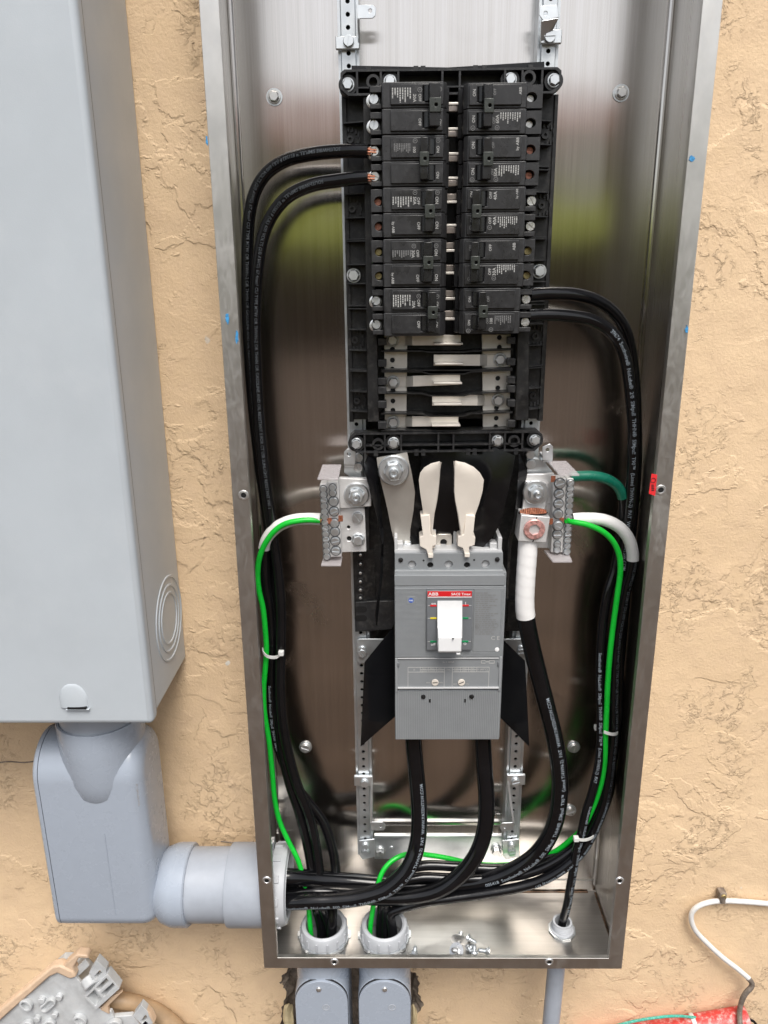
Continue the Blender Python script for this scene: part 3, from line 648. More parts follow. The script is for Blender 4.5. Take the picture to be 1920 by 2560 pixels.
for (bq, x0, x1, tx) in ((B1, 736, 871, 'left'), (B2, 895, 1028, 'right')):
    yc = bq.y; Yf = yc-.040; l_ = at(x0, 2490, Yf).x; r_ = at(x1, 2490, Yf).x; cx = (l_+r_)/2; hw = (r_-l_)/2
    t = thing('conduit_elbow', 'grey conduit body with rounded screwed cover under the enclosure, '+('nearer the large elbow' if tx == 'left' else 'nearer the thin conduit'), 'conduit body', (cx, yc, -.25))
    ztop = at((x0+x1)/2, 2449, Yf).z
    obj('hub', MB().lathe((cx, yc, ztop-.03), (0, 0, 1), [(hw*1.0, 0), (hw*1.0, .02), (hw*.97, .03-ztop-.0006)], 40), 'pvc', t)
    pts = [Vector((cx-hw, Yf+.004, -.33)), Vector((cx+hw, Yf+.004, -.33))]+[Vector((cx+hw*math.cos(math.pi*k/16), Yf+.004, ztop-hw+hw*math.sin(math.pi*k/16))) for k in range(17)]
    obj('housing', MB().prism(pts, (0, .075, 0)), 'pvc', t, .004)
    obj('drop_pipe', MB().cyl(Vector((cx, yc+.004, GZ+.0005)), (0, 0, 1), .030, -.331-GZ, 28), 'pvc_pipe', t)
    cp = lambda s, Y0: [Vector((cx-hw*s, Y0, -.329)), Vector((cx+hw*s, Y0, -.329))]+[Vector((cx+hw*s*math.cos(math.pi*k/20), Y0, ztop-hw+hw*s*math.sin(math.pi*k/20))) for k in range(21)]
    obj('gasket', MB().prism(cp(.985, Yf+.0012), (0, .003, 0)), 'gasket', t)
    obj('cover', MB().prism(cp(.97, Yf-.0025), (0, .004, 0)), 'pvc', t, .0018, seg=3)
    sx_, sy_ = (201, 192) if tx == 'left' else (543, 192)
    fast('cross', 'screw', t, AT(cb, sx_, sy_, Yf-.0025), .0042)
    q = AT(cb, sx_+38, sy_+95, Yf-.0027); e = MB().lathe(q, AXF, [(.0054, 0), (.0054, .0004), (.0047, .0004), (.0047, 0)], 20); put_text(e, 'SP', q+Vector((0, -.0003, 0)), .0042); obj('raised_mark', e, 'pvc_light', t)
t = thing('conduit_pipe', 'thin grey conduit dropping from the enclosure floor near its right corner', 'conduit', (B3.x, B3.y, -.5))
a = at(1390, 2424, B3.y); b_ = at(1377, 2560, B3.y)
dv = (a-b_)/(a.z-b_.z)
p0 = Vector((a.x, B3.y, a.z))+dv*(-.0006-a.z); p1 = p0+dv*(GZ+.0006); obj('pipe', MB().tube([Vector((p1.x, B3.y, p1.z)), Vector((p0.x, B3.y, p0.z))], .0131, 24), 'pvc_pipe', t)
# ------------------------------------------------------------------ black panel base
pb = thing('panel_base', 'black plastic panel base with bus bars, ribs and bolted end frames', 'panel base', (0, -.04, .745))
YD = -.044                                     # deck face
mb = MB(); pp(mb, c1, [(155, 300), (1490, 290), (1395, 2330), (195, 2335)], YD, -.031); obj('deck', mb, 'black_base', pb, .0008)
# side walls of the trays and the posts beside the bare straps
for pts in ([(135, 290), (165, 290), (212, 2350), (185, 2350)], [(1478, 290), (1500, 290), (1400, 2345), (1372, 2345)]):
    mb = MB(); pp(mb, c1, pts, YD-.003, YD+.010); obj('tray_edge', mb, 'black_base', pb, .0005)
for pts, Y in (([(270, 300), (322, 300), (372, 2350), (300, 2350)], -.070), ([(1290, 300), (1335, 300), (1310, 2340), (1225, 2340)], -.070)):
    mb = MB(); pp(mb, c1, pts, Y, YD-.0005); obj('inner_wall', mb, 'black_base', pb, .0008)
# tray ribs, one by one
lr = [(440, 470), (600, 612), (755, 768), (905, 918), (1055, 1060), (1196, 1204), (1330, 1340), (1470, 1478), (1615, 1622), (1640, 1640), (1775, 1779), (1905, 1905), (2035, 2032)]
for k, y in enumerate((465, 625, 775, 915, 1065, 1200, 1212, 1360, 1480, 1620, 1638, 1770, 1900, 2025, 2032, 2160, 2285)):
    f = (y-300)/2040
    xa_, xb_ = 140+55*f, 285+40*f
    A = AT(c1, xa_, y+12, YD-.012); B_ = AT(c1, xb_, y-4, YD-.020); zz = (A.z+B_.z)/2
    rb_ = MB().prism([Vector((A.x, YD-.0004, zz)), Vector((B_.x, YD-.0004, zz)), Vector((B_.x, YD-.020, zz)), Vector((A.x, YD-.011, zz))], (0, 0, .0013)); obj('rib', rb_, 'black_frame', pb)
for k, y in enumerate((455, 605, 745, 765, 905, 1060, 1190, 1200, 1335, 1470, 1595, 1612, 1740, 1870, 2000, 2012, 2140, 2270)):
    f = (y-300)/2040; xa_, xb_ = 1330-20*f, 1462-75*f
    A = AT(c1, xb_, y+8, YD-.012); B_ = AT(c1, xa_, y-4, YD-.020); zz = (A.z+B_.z)/2
    rb_ = MB().prism([Vector((A.x, YD-.0004, zz)), Vector((B_.x, YD-.0004, zz)), Vector((B_.x, YD-.020, zz)), Vector((A.x, YD-.011, zz))], (0, 0, .0013)); obj('rib', rb_, 'black_frame', pb)
def boss(x, y):
    p = AT(c1, x, y, YD-.0004); m_ = MB().lathe(p, AXF, [(.0042, 0), (.0042, .004), (.0018, .004), (.0018, .001), (0, .001)], 14)
    for k in range(9): a = math.radians(-100+k*25); q = p+Vector((math.cos(a)*.0105, 0, math.sin(a)*.0105)); m_.box(q+Vector((-.0009, -.003, -.0025)), q+Vector((.0009, 0, .0025)))
    obj('boss', m_, 'black_frame', pb)
for x, y in ((190, 577), (203, 1013), (220, 1835), (232, 2215), (1412, 550), (1390, 990), (1352, 1810), (1335, 2185)): boss(x, y)
for x, y in ((212, 1430), (1377, 1403)): fast('hexslot', 'zinc', pb, AT(c1, x, y, YD-.004), .0086, 'bolt')
# end frames: a bar with pockets
def frame(c, x0, x1, yt, ybm, slope, bolts, bosses, webs, Yf, mid, nm):
    Y0 = Yf; dpt = .024
    L_ = lambda x, y: AT(c, x, y+slope*(x-x0), Y0)
    hole = []
    pts = [L_(x0+25, yt), L_(x1-25, yt), L_(x1, yt+22), L_(x1, ybm-45), L_(x1-50, ybm), L_(x0+50, ybm), L_(x0, ybm-45), L_(x0, yt+22)]
    back = MB().prism([p+Vector((0, dpt-.003, 0)) for p in pts], (0, .003, 0)); obj('frame_back', back, 'black_frame', pb, .0006, label=nm)
    rim = MB(); n = len(pts); cen = sum(pts, Vector())/n
    inn = [p+Vector((.0022 if p.x < cen.x else -.0022, 0, .0022 if p.z < cen.z else -.0022)) for p in pts]; d = Vector((0, dpt-.0032, 0))
    rim.add(pts+inn+[p+d for p in pts]+[p+d for p in inn], sum([[(i, (i+1) % n, n+(i+1) % n, n+i), (i, 2*n+i, 2*n+(i+1) % n, (i+1) % n), (n+i, n+(i+1) % n, 3*n+(i+1) % n, 3*n+i)] for i in range(n)], []))
    obj('frame_rim', rim, 'black_frame', pb, smooth=False)
    z0, z1 = min(p.z for p in pts), max(p.z for p in pts)
    for x in webs:
        a, b = L_(x, yt+4), L_(x, ybm-4); obj('web', MB().box((a.x-.0011, Y0+.0003, b.z), (a.x+.0011, Y0+dpt-.0034, a.z)), 'black_frame', pb)
    a, b = L_(webs[0], mid), L_(webs[-1], mid); sl_ = b.z-a.z
    obj('stiffener', MB().prism([a, b, b+Vector((0, 0, -.0016)), a+Vector((0, 0, -.0016))], (0, dpt-.0036, 0)), 'black_frame', pb)
    for x, y in bolts:
        q = AT(c, x, y, Y0+.004); obj('bolt_seat', MB().cyl(q+Vector((0, dpt-.0076, 0)), AXF, .0102, dpt-.0080, 20), 'black_frame', pb); fast('hex', 'zinc', pb, q, .0073, 'bolt')
    for x, y in bosses:
        q = AT(c, x, y, Y0); obj('boss', MB().lathe(q, AXF, [(.0074, -dpt+.0034), (.0074, 0), (.0046, 0), (.0042, -.012), (0, -.012)], 20), 'black_frame', pb)
frame(c1, 128, 1518, 135, 300, -.0115, [(175, 232), (1470, 205), (440, 212), (1195, 200)], [(334, 212), (1314, 186)], (232, 382, 492, 770, 880, 1165, 1275, 1400), -.074, 245, 'ribbed black frame above the breakers')
frame(c2, 186, 1398, 762, 888, -.012, [(228, 827), (462, 822), (1115, 808), (1352, 803)], [(365, 832), (1220, 812)], (280, 407, 510, 745, 840, 1070, 1165, 1275), -.074, 838, 'ribbed black frame below the bare straps')
mb = MB(); pp(mb, c1, [(198, 110), (800, 122), (1410, 85), (1412, 165), (198, 180)], -.050, -.0475); obj('top_barrier', mb, 'sheet', pb, label='thin black insulating sheet behind the top frame')
for x in (300, 600, 645, 975, 1030, 1320):
    y = 135-.0115*(x-128); mb = MB(); bx(mb, c1, x-12, y-18, x+18, y+8, -.0735, -.066); obj('lug_tab', mb, 'black_frame', pb)
for x in (350, 605, 648, 930, 972, 1232):
    mb = MB(); bx(mb, c2, x-12, 870-.012*(x-186), x+14, 908-.012*(x-186), -.0735, -.066); obj('lug_tab', mb, 'black_frame', pb)
# vertical bus bars and, between the breaker rows, the stabs
for x0, x1, hs_ in ((402, 550, [(455, 235), (455, 303), (455, 360), (458, 493), (458, 560), (458, 618), (458, 738)]), (1018, 1200, [(1128, 160), (1128, 222), (1118, 417), (1118, 478), (1110, 602), (1108, 668), (1105, 722)])):
    P = [AT(c2, x0, 140, -.052), AT(c2, x1, 140, -.052), AT(c2, x1-8, 748, -.052), AT(c2, x0+6, 748, -.052)]
    mb = MB().prism(P, (0, .006, 0), [circ(AT(c2, x, y, -.052), .0030) for x, y in hs_]); obj('bus_bar', mb, 'tin', pb, .0004)
    for x, y in hs_: obj('bus_hole', MB().cyl(AT(c2, x, y, -.0495), AXF, .0031, .0005, 12), 'dark', pb)
    ub = MB(); bx(ub, c1, 700 if x0 < 600 else 905, 250, 740 if x0 < 600 else 940, 1790, -.055, -.047); obj('bus_bar', ub, 'bus_bar', pb)
obj('bus_channel', bx(MB(), c1, 780, 262, 880, 1815, -.0465, -.0445), 'dark', pb)
for k, y in enumerate((349, 508, 664, 818, 968, 1115, 1274, 1415, 1576, 1703)):
    x0, x1 = 785-k*2, 885-k*3
    mb = MB(); bx(mb, c1, x0, y-9, x1, y+8, -.083, -.0805); obj('bus_stab', mb, 'tin', pb, .0005)
    mb = MB(); up = k in (4, 6, 7, 8, 9); bx(mb, c1, x0, (y-52 if up else y+12), x1, (y-12 if up else y+50), -.066, -.060); obj('bus_link', mb, 'bus_bar', pb, .0005)
# bare straps
def strap(bolt, y0, y1, xa_, xb_, left, tilt, label):
    t = thing('bus_strap', label, 'bus strap', AT(c2, (xa_+xb_)/2, y1, -.056), 'bare tinned straps on the bus bars')
    s = 1 if left else -1
    xs = [xa_, xa_+115, xa_+160, xb_] if left else [xa_, xb_-160, xb_-115, xb_]
    Ys = [-.0530, -.0530, -.0655, -.0655] if left else [-.0655, -.0655, -.0530, -.0530]
    g0 = []; g1 = []; zt_ = AT(c2, bolt[0], y0, -.056).z; zb_ = AT(c2, bolt[0], y1, -.056).z; hh = (zt_-zb_)
    for i, (x, Y) in enumerate(zip(xs, Ys)):
        zc = AT(c2, x, (y0+y1)/2-tilt*(abs(x-bolt[0]))/400, Y).z; xx = AT(c2, x, (y0+y1)/2, Y).x; g0.append(Vector((xx, Y, zc+hh/2))); g1.append(Vector((xx, Y, zc-hh/2)))
    obj('strap', MB().sheet([g1, g0][::-1][::-1], .0020) if False else MB().sheet([g0, g1], -.0020) if False else MB().sheet([g1, g0], .0020), 'tin', t, .0003, smooth=False)
    # stab blade folded out of the strap end
    xe0, xe1 = (xb_-170, xb_+6) if left else (xa_+4, xa_+180)
    zc = (g0[-1 if left else 0].z+g1[-1 if left else 0].z)/2-.001
    a = AT(c2, xe0, y0, -.0665).x; b = AT(c2, xe1, y0, -.0665).x
    obj('blade', MB().box((a, -.0830, zc-.0030), (b, -.0656, zc-.0008)), 'tin', t, .0004)
    fast('hex', 'zinc', t, AT(c2, *bolt, -.0532), .0080, 'bolt')
strap((455, 177), 145, 210, 420, 885, True, 0, 'tinned strap bolted on the left bus bar just under the breakers')
strap((1130, 297), 268, 338, 715, 1165, False, 0, 'tinned strap bolted on the right bus bar, nearest the breakers')
strap((460, 440), 408, 474, 425, 880, True, 18, 'tilted tinned strap on the left bus bar, middle of its three')
strap((1118, 553), 520, 588, 705, 1150, False, 0, 'tinned strap on the right bus bar, nearest the bottom frame')
strap((460, 690), 658, 722, 420, 870, True, 6, 'tinned strap on the left bus bar just above the bottom frame')
# barriers between the straps
def barrier(y, x0=385, x1=1210, mid=0):
    P = []
    for x, dy in ((x0, 0), (640, 0), (690, mid), (905, mid), (950, 0), (x1, -10)): P.append((x, y+dy))
    top = [AT(c2, x, yy, -.070) for x, yy in P]; m_ = MB()
    for a, b in zip(top[:-1], top[1:]): m_.prism([Vector((a.x, -.0705, a.z)), Vector((b.x, -.0705, b.z)), Vector((b.x, -.0445, b.z)), Vector((a.x, -.0445, a.z))], (0, 0, -.0016))
    obj('barrier', m_, 'black_base', pb)
for y, m_ in ((242, 6), (362, 0), (372, 14), (508, 14), (636, 14), (742, 0)): barrier(y, mid=m_)
for y in (165, 300, 415, 470, 560, 690):
    mb = MB(); bx(mb, c2, 365, y, 418, y+45, -.073, -.060); obj('guide_post', mb, 'black_frame', pb, .0005)
    mb = MB(); bx(mb, c2, 1180, y-8, 1228, y+36, -.073, -.060); obj('guide_post', mb, 'black_frame', pb, .0005)

# ------------------------------------------------------------------ branch breakers
YH = -.110; YP = -.1128
LY = ((210, 543), (546, 871), (874, 1192), (1198, 1504), (1508, 1812)); RY = ((215, 543), (548, 868), (871, 1192), (1195, 1503), (1507, 1797))
LXS = ((388, 797), (390, 797), (395, 786), (397, 781), (400, 777)); RXS = ((905, 1300), (905, 1298), (893, 1290), (878, 1284), (880, 1258))
NOS = ((315, 320, 322, 325, 330), (1390, 1372, 1352, 1340, 1325))
def breaker(side, i, spec):
    left = side == 'L'
    y0, y1 = (LY if left else RY)[i]; x0, x1 = (LXS if left else RXS)[i]; nx = NOS[0 if left else 1][i]
    l, r, b, t_ = rect(c1, x0, y0, x1, y1, YH); n0 = AT(c1, nx, (y0+y1)/2, -.098).x
    br = thing('circuit_breaker', spec['label'], 'breaker', ((l+r)/2, YH, b), 'branch breakers plugged onto the black base')
    ph = (t_-b)/2; rot = -math.pi/2 if left else math.pi/2; g = .0004
    put = MB(); dim = MB()
    for k in range(2):
        zt_ = t_-k*ph-g; zb_ = t_-(k+1)*ph+g
        hs_ = MB(); ch = .0045
        # housing: side view pushed across, with stepped shoulders
        xi = r if left else l; xo = l if left else r; s = 1 if left else -1
        prof = [(xo, -.046), (xo, YH+.001), (xo+s*.001, YH), (xi-s*.004, YH), (xi, YH+.005), (xi, YH+.022), (xi+s*.004, YH+.026), (xi+s*.004, -.06), (xi-s*.002, -.046)]
        hs_.prism([Vector((x, y, zb_)) for x, y in prof], (0, 0, zt_-zb_)); hob = obj('pole_housing', hs_, 'breaker', br, .0010)
        # terminal nose: floor, cheeks and the screw between them
        zc = (zt_+zb_)/2; cz = (zt_-zb_)*.5
        ns = MB(); a, bb = sorted((n0, xo-s*.0002)); style = spec['term']
        if style == 'open':
            ns.box((a, -.088, zb_+.001), (bb, -.047, zt_-.001)); ns.box((a, -.101, zt_-.0075), (bb, -.0882, zt_-.0012)); ns.box((a, -.101, zb_+.0012), (bb, -.0882, zb_+.0060)); ns.box((a, -.0965, zb_+.0062), (a+.0022, -.0882, zt_-.0077))
        else:
            ns.box((a, -.092, zb_+.0008), (bb, -.047, zt_-.0008))
            cen = Vector(((a+bb)/2+s*.003, -.104, zc-.0005))
            hole = [cen+Vector((math.cos(q)*(.0058)*1.0, 0, math.sin(q)*.0048)) for q in [2*math.pi*j/16 for j in range(16)]]
            ns.prism([Vector((a, -.104, zb_+.0008)), Vector((bb, -.104, zb_+.0008)), Vector((bb, -.104, zt_-.0008)), Vector((a, -.104, zt_-.0008))], (0, .0118, 0), [hole])
        obj('terminal_block', ns, 'breaker', br, .0005)
        sy = (.43 if style == 'open' else .5)
        scx = xo-s*(.0085 if style == 'open' else .0055); sp = Vector((scx, -.0884 if style == 'open' else -.0925, zc-.0005))
        if style == 'open' and left:
            obj('wire_clamp', MB().lathe(sp+Vector((-s*.001, .0002, -.0012)), AXF, [(.0072, 0), (.0072, .004), (.0058, .0045), (.0047, .0045)], 20), 'screw', br)
        fast('slot', spec['screw'], br, sp+Vector((0, -.0045 if style == 'open' else 0, 0)), .0054 if style == 'open' else .0041, 'terminal_screw')
        # raised label plate with a slot for the toggle
        pw = r-l
        pl, pr_ = (l+pw*.135, l+pw*.945) if left else (l+pw*.075, l+pw*.905)
        pz0, pz1 = zb_+ph*.10, zt_-ph*.085
        o0, o1 = spec['slot']; sl0 = AT(c1, o0, y0, YP).x; sl1 = AT(c1, o1, y0, YP).x
        sz0, sz1 = zc-ph*.30+.0006, zc+ph*.30+.0006
        plate = MB().prism([Vector((pl, YP, pz0)), Vector((pr_, YP, pz0)), Vector((pr_, YP, pz1)), Vector((pl, YP, pz1))], (0, .0027, 0),
                           [[Vector((sl0, YP, sz0)), Vector((sl1, YP, sz0)), Vector((sl1, YP, sz1)), Vector((sl0, YP, sz1))]])
        po = obj('label_plate', plate, 'breaker_plate', br, .0006)
        obj('toggle_slot', MB().box((sl0+.0001, YH-.0002, sz0+.0001), (sl1-.0001, YH-.0006, sz1-.0001)), 'dark', br)
        rk = MB(); cx_ = (sl0+sl1)/2; rk.lathe(Vector((cx_, YH+.004, sz0+.0004)), (0, 0, 1), [(0, 0), (.0095, 0), (.0095, sz1-sz0-.0008), (0, sz1-sz0-.0008)], 28)
        rk.v = [v if v.y < YH-.0004 or True else v for v in rk.v]
        rk.v = [Vector((min(max(v.x, sl0+.0004), sl1-.0004), max(v.y, YH-.0050) if v.y < YH else YH-.0003, v.z)) for v in rk.v]
        obj('rocker', rk, 'toggle', br)
        h0, h1 = spec['handle']; hl = AT(c1, h0, y0, -.1235).x; hr = AT(c1, h1, y0, -.1235).x
        lean = .0022*spec.get('lean', 0)
        hb = MB(); za, zz_ = sz0-.0002, sz1+.0002
        A = [Vector((hl-lean, YH-.001, za)), Vector((hr-lean, YH-.001, za)), Vector((hr, -.1235, za)), Vector((hl, -.1235, za))]
        hb.prism(A, (0, 0, zz_-za)); obj('toggle', hb, 'toggle', br, .0007)
        # lettering
        for (s_, x, y, hpx, m_) in spec['text'][k]:
            q = AT(c1, x, y, YP-.00025); h_ = (AT(c1, x+hpx, y, YP)-AT(c1, x, y, YP)).length
            put_text(put if m_ else dim, s_, q, h_*1.04, rot)
        if spec['print'][k]:
            fx0, fx1, fy0, fy1, nl, br_ = spec['print'][k]; aa = AT(c1, fx0, fy0, YP-.00025); bb_ = AT(c1, fx1, fy1, YP-.00025)
            fine_print(put if br_ else dim, aa.x, bb_.x, min(aa.z, bb_.z), max(aa.z, bb_.z), YP-.00025, nl, True, .55, random.Random(i+(10 if left else 0)))
        for (x, y) in spec['marks'][k]:
            q = AT(c1, x, y, YP-.00025); dim.lathe(q, AXF, [(.0024, 0), (.0019, 0)], 14); put_text(dim, 'R', q, .0018, rot)
    h0, h1 = spec['handle']; hl = AT(c1, h0, (y0+y1)/2, -.1245).x; hr = AT(c1, h1, (y0+y1)/2, -.1245).x; zc = (t_+b)/2
    tb = MB().prism([Vector((hl-.0004, -.1252, zc-.0068)), Vector((hr+.0008, -.1252, zc-.0068)), Vector((hr+.0008, -.1252, zc+.0068)), Vector((hl-.0004, -.1252, zc+.0068))], (0, .0105, 0), [circ(((hl+hr)/2+.001, -.1252, zc), .0018, 10)])
    tie = obj('handle_tie', tb, 'tie_bar', br, .0006); obj('tie_hole', MB().cyl(Vector(((hl+hr)/2+.001, -.120, zc)), AXF, .0018, .0008, 10), 'dark', tie)
    if put.v: obj('lettering', put, 'p_grey', br, kind='stuff')
    if dim.v: obj('lettering', dim, 'p_dim', br, kind='stuff')
N_ = None
def T2(a, b): return (a, b)
SP = {}
SP['L', 0] = dict(label='black two-pole breaker marked 20A directly under the top frame', term='open', screw='zinc', slot=(646, 745), handle=(690, 757), lean=1,
    text=([('20A', 595, 315, 19, 1), ('OFF', 628, 312, 17, 1), ('ON', 752, 322, 16, 1)], [('OFF', 628, 466, 17, 1), ('ON', 755, 466, 16, 1)]), print=((448, 575, 250, 345, 8, 1), N_), marks=([(627, 262), (752, 258)], []))
SP['L', 1] = dict(label='black two-pole breaker marked 100 fed by two black cables at its left terminals', term='open', screw='screw', slot=(634, 725), handle=(629, 680), lean=-1,
    text=([('100', 593, 640, 17, 1), ('ON', 742, 636, 17, 1)], [('ON', 740, 798, 17, 1)]), print=((462, 570, 600, 665, 10, 0), N_), marks=([(598, 583), (742, 580)], []))
SP['L', 2] = dict(label='black two-pole breaker marked 50A with red painted terminal screws', term='closed', screw='screw_red', slot=(640, 722), handle=(661, 718), lean=0,
    text=([('50A', 595, 960, 19, 1), ('OFF', 619, 962, 17, 1), ('ON', 735, 957, 19, 1)], [('OFF', 620, 1118, 18, 1), ('ON', 735, 1113, 19, 1), ('by ABB', 461, 1128, 15, 1)]), print=((452, 580, 935, 1002, 8, 1), N_), marks=([(597, 908), (738, 908)], []))
SP['L', 3] = dict(label='black two-pole breaker marked 30A with brass terminal screws on its left end', term='closed', screw='screw_brass', slot=(634, 714), handle=(651, 708), lean=0,
    text=([('30A', 586, 1295, 19, 1), ('OFF', 614, 1292, 17, 1), ('ON', 730, 1285, 18, 1)], [('OFF', 614, 1448, 18, 1), ('ON', 732, 1442, 18, 1), ('by ABB', 458, 1448, 15, 1)]), print=((452, 575, 1272, 1322, 9, 0), N_), marks=([(590, 1245), (730, 1243)], []))
SP['L', 4] = dict(label='black two-pole breaker marked 20A just above the bare straps', term='open', screw='zinc', slot=(636, 722), handle=(680, 735), lean=1,
    text=([('20A', 589, 1612, 18, 1), ('OFF', 620, 1603, 17, 1), ('ON', 737, 1612, 15, 1)], [('OFF', 620, 1738, 17, 1), ('ON', 734, 1738, 15, 1)]), print=((455, 572, 1552, 1632, 8, 1), N_), marks=([(620, 1560), (736, 1562)], []))
SP['R', 0] = dict(label='black two-pole breaker marked 60A directly under the top frame', term='closed', screw='screw', slot=(992, 1085), handle=(1034, 1088), lean=1,
    text=([('ON', 970, 282, 18, 1), ('OFF', 1099, 275, 15, 0), ('ABB', 1260, 268, 16, 1)], [('ON', 965, 447, 18, 1), ('OFF', 1092, 455, 15, 0), ('60A', 1114, 446, 20, 1)]), print=(N_, (1130, 1262, 405, 478, 9, 1)), marks=([], [(961, 503), (1113, 501)]))
SP['R', 1] = dict(label='black two-pole breaker marked 50A on the right-hand row with bare copper in its terminals', term='closed', screw='screw_red', slot=(984, 1078), handle=(1028, 1084), lean=1,
    text=([('ON', 963, 612, 18, 1), ('OFF', 1089, 610, 14, 0), ('by ABB', 1241, 602, 17, 1)], [('ON', 960, 777, 18, 1), ('OFF', 1084, 778, 14, 0), ('50A', 1103, 780, 20, 1)]), print=(N_, (1120, 1252, 738, 805, 9, 1)), marks=([], [(956, 828), (1105, 826)]))
SP['R', 2] = dict(label='black two-pole breaker marked 40A on both poles', term='open', screw='screw', slot=(958, 1052), handle=(958, 1010), lean=-1,
    text=([('ON', 952, 920, 15, 1), ('OFF', 1073, 925, 16, 1), ('40A', 1101, 928, 20, 1), ('by ABB', 1238, 915, 13, 1)], [('ON', 952, 1077, 15, 0), ('OFF', 1068, 1084, 16, 1), ('40A', 1097, 1086, 20, 1)]), print=(N_, (1115, 1240, 1060, 1138, 10, 1)), marks=([], [(951, 1130), (1066, 1128)]))
SP['R', 3] = dict(label='black two-pole breaker marked 30A on the right-hand row with brass screws', term='closed', screw='screw_brass', slot=(952, 1040), handle=(951, 1000), lean=-1,
    text=([('ON', 944, 1257, 15, 0), ('OFF', 1070, 1255, 16, 1), ('ABB', 1219, 1248, 17, 1)], [('ON', 945, 1418, 15, 0), ('OFF', 1066, 1405, 16, 1), ('30A', 1094, 1405, 20, 1)]), print=(N_, (1110, 1226, 1362, 1432, 9, 1)), marks=([], [(940, 1452), (1092, 1447)]))
SP['R', 4] = dict(label='black two-pole breaker marked 100 fed by two black cables at its right terminals', term='open', screw='screw', slot=(958, 1040), handle=(1000, 1050), lean=1,
    text=([('ON', 940, 1580, 15, 1), ('OFF', 1057, 1577, 14, 0)], [('ON', 936, 1727, 15, 1), ('OFF', 1052, 1715, 14, 0), ('100', 1075, 1714, 17, 1)]), print=(N_, (1095, 1200, 1682, 1742, 9, 0)), marks=([], [(932, 1778), (1074, 1770)]))
for (sd_, i), sp in SP.items(): breaker(sd_, i, sp)
# ------------------------------------------------------------------ main breaker
YT = -.0925
mbk = thing('main_breaker', 'large grey main breaker with white handle, red name band and trip settings', 'breaker', AT(c3, 810, 1880, -.06))
def tb(name, x0, y0, x1, y1, Yf, Yb, mat, par=None, bev=.0008, lab=None):
    m_ = MB(); bx(m_, c3, x0, y0, x1, y1, Yf, Yb); return obj(name, m_, mat, par or mbk, bev, label=lab)
def tpp(name, pts, Yf, Yb, mat, par=None, holes=(), bev=.0006, lab=None):
    m_ = MB(); pp(m_, c3, pts, Yf, Yb, holes); return obj(name, m_, mat, par or mbk, bev, label=lab)
hol5 = [(578, 783, 25), (693, 788, 20), (809, 783, 25), (924, 788, 20), (1041, 780, 25)]
tpp('front_band', [(470, 712), (1150, 708), (1150, 826), (470, 826)], -.0840, -.0790, 'tmax', holes=hol5)
for x, y, r in hol5:
    q = AT(c3, x, y, -.0812); rr = (AT(c3, x+r, y, -.081)-q).x
    obj('screw_recess', MB().lathe(q, AXF, [(rr*1.02, .001), (rr*.98, -.002), (0, -.002)], 18), 'tmax_light' if r > 22 else 'dark', mbk)
for x, y in ((507, 754), (1114, 750)): fast('cross', 'toggle', mbk, AT(c3, x, y, -.0840), .0032)
for x, y in ((651, 757), (969, 754)): obj('pin_hole', MB().lathe(AT(c3, x, y, -.0843), AXF, [(.0013, 0), (0, 0)], 10), 'dark', mbk)
tpp('sloping_ledge', [(470, 822), (1152, 820), (1162, 852), (468, 855)], -.0885, -.0835, 'tmax_rib')
core = MB(); bx(core, c3, 472, 830, 1150, 1872, -.0860, -.0340); obj('core', core, 'tmax', mbk, .001)
tb('upper_band', 468, 850, 1162, 917, YT-.0006, YT+.006, 'tmax')
tb('face_plate', 470, 919, 1160, 1366, YT, YT+.006, 'tmax')
rb_ = MB(); l, r, b, t_ = rect(c3, 474, 928, 1152, 1360, YT); n = 58
hp_ = rect(c3, 664, 940, 964, 1328, YT); nm_ = rect(c3, 966, 940, 1134, 1322, YT)
for i in range(n):
    z0 = b+(t_-b)*i/n; z1 = z0+(t_-b)/n*.5; segs = [(l, r)]
    if hp_[2] < z0 < hp_[3]: segs = [(l, hp_[0]), (nm_[1], r)]
    for a_, b2 in segs: rb_.box((a_, YT-.0007, z0), (b2, YT+.0003, z1))
obj('face_ribbing', rb_, 'tmax_rib', mbk, kind='stuff')
tb('name_plate', 966, 940, 1134, 1330, YT-.0009, YT-.0001, 'tmax', None, .0002)
pr_ = MB(); l, r, b, t_ = rect(c3, 976, 955, 1124, 1225, YT-.0012); fine_print(pr_, l, r, b, t_, YT-.0012, 21, False, .5, random.Random(2))
for x, y in ((990, 1172), (1105, 1166)): pr_.lathe(AT(c3, x, y, YT-.0012), AXF, [(.0032, 0), (.0027, 0)], 16)
put_text(pr_, 'UL', AT(c3, 990, 1172, YT-.0012), .0022); obj('fine_print', pr_, 'p_dim', mbk, kind='stuff')
e_ = MB(); put_text(e_, 'C E', AT(c3, 1102, 1244, YT-.0012), .0054); obj('lettering', e_, 'p_grey', mbk, kind='stuff')
obj('white_dot', MB().lathe(AT(c3, 1113, 1318, YT-.0015), AXF, [(.0030, -.001), (.0028, 0), (0, .0003)], 18), 'p_white', mbk)
tb('round_logo_field', 545, 982, 600, 1032, YT-.0011, YT-.0002, 'tmax', None, .0002)
lg = MB().lathe(AT(c3, 572, 1008, YT-.0013), AXF, [(.0033, 0), (0, 0)], 20); lgo = obj('round_logo', lg, 'p_blue', mbk)
e_ = MB(); put_text(e_, 'ABB ', AT(c3, 571, 1008, YT-.0016), .0021); obj('lettering', e_, 'p_white', lgo, kind='stuff')
hd = tb('handle_plate', 670, 948, 959, 1322, -.0975, YT-.0002, 'tmax_dark', None, .001)
tb('name_band', 676, 951, 954, 984, -.0981, -.0974, 'label_red', hd, .0001); tb('band_line', 676, 985, 954, 990, -.0980, -.0974, 'p_white', hd, 0)
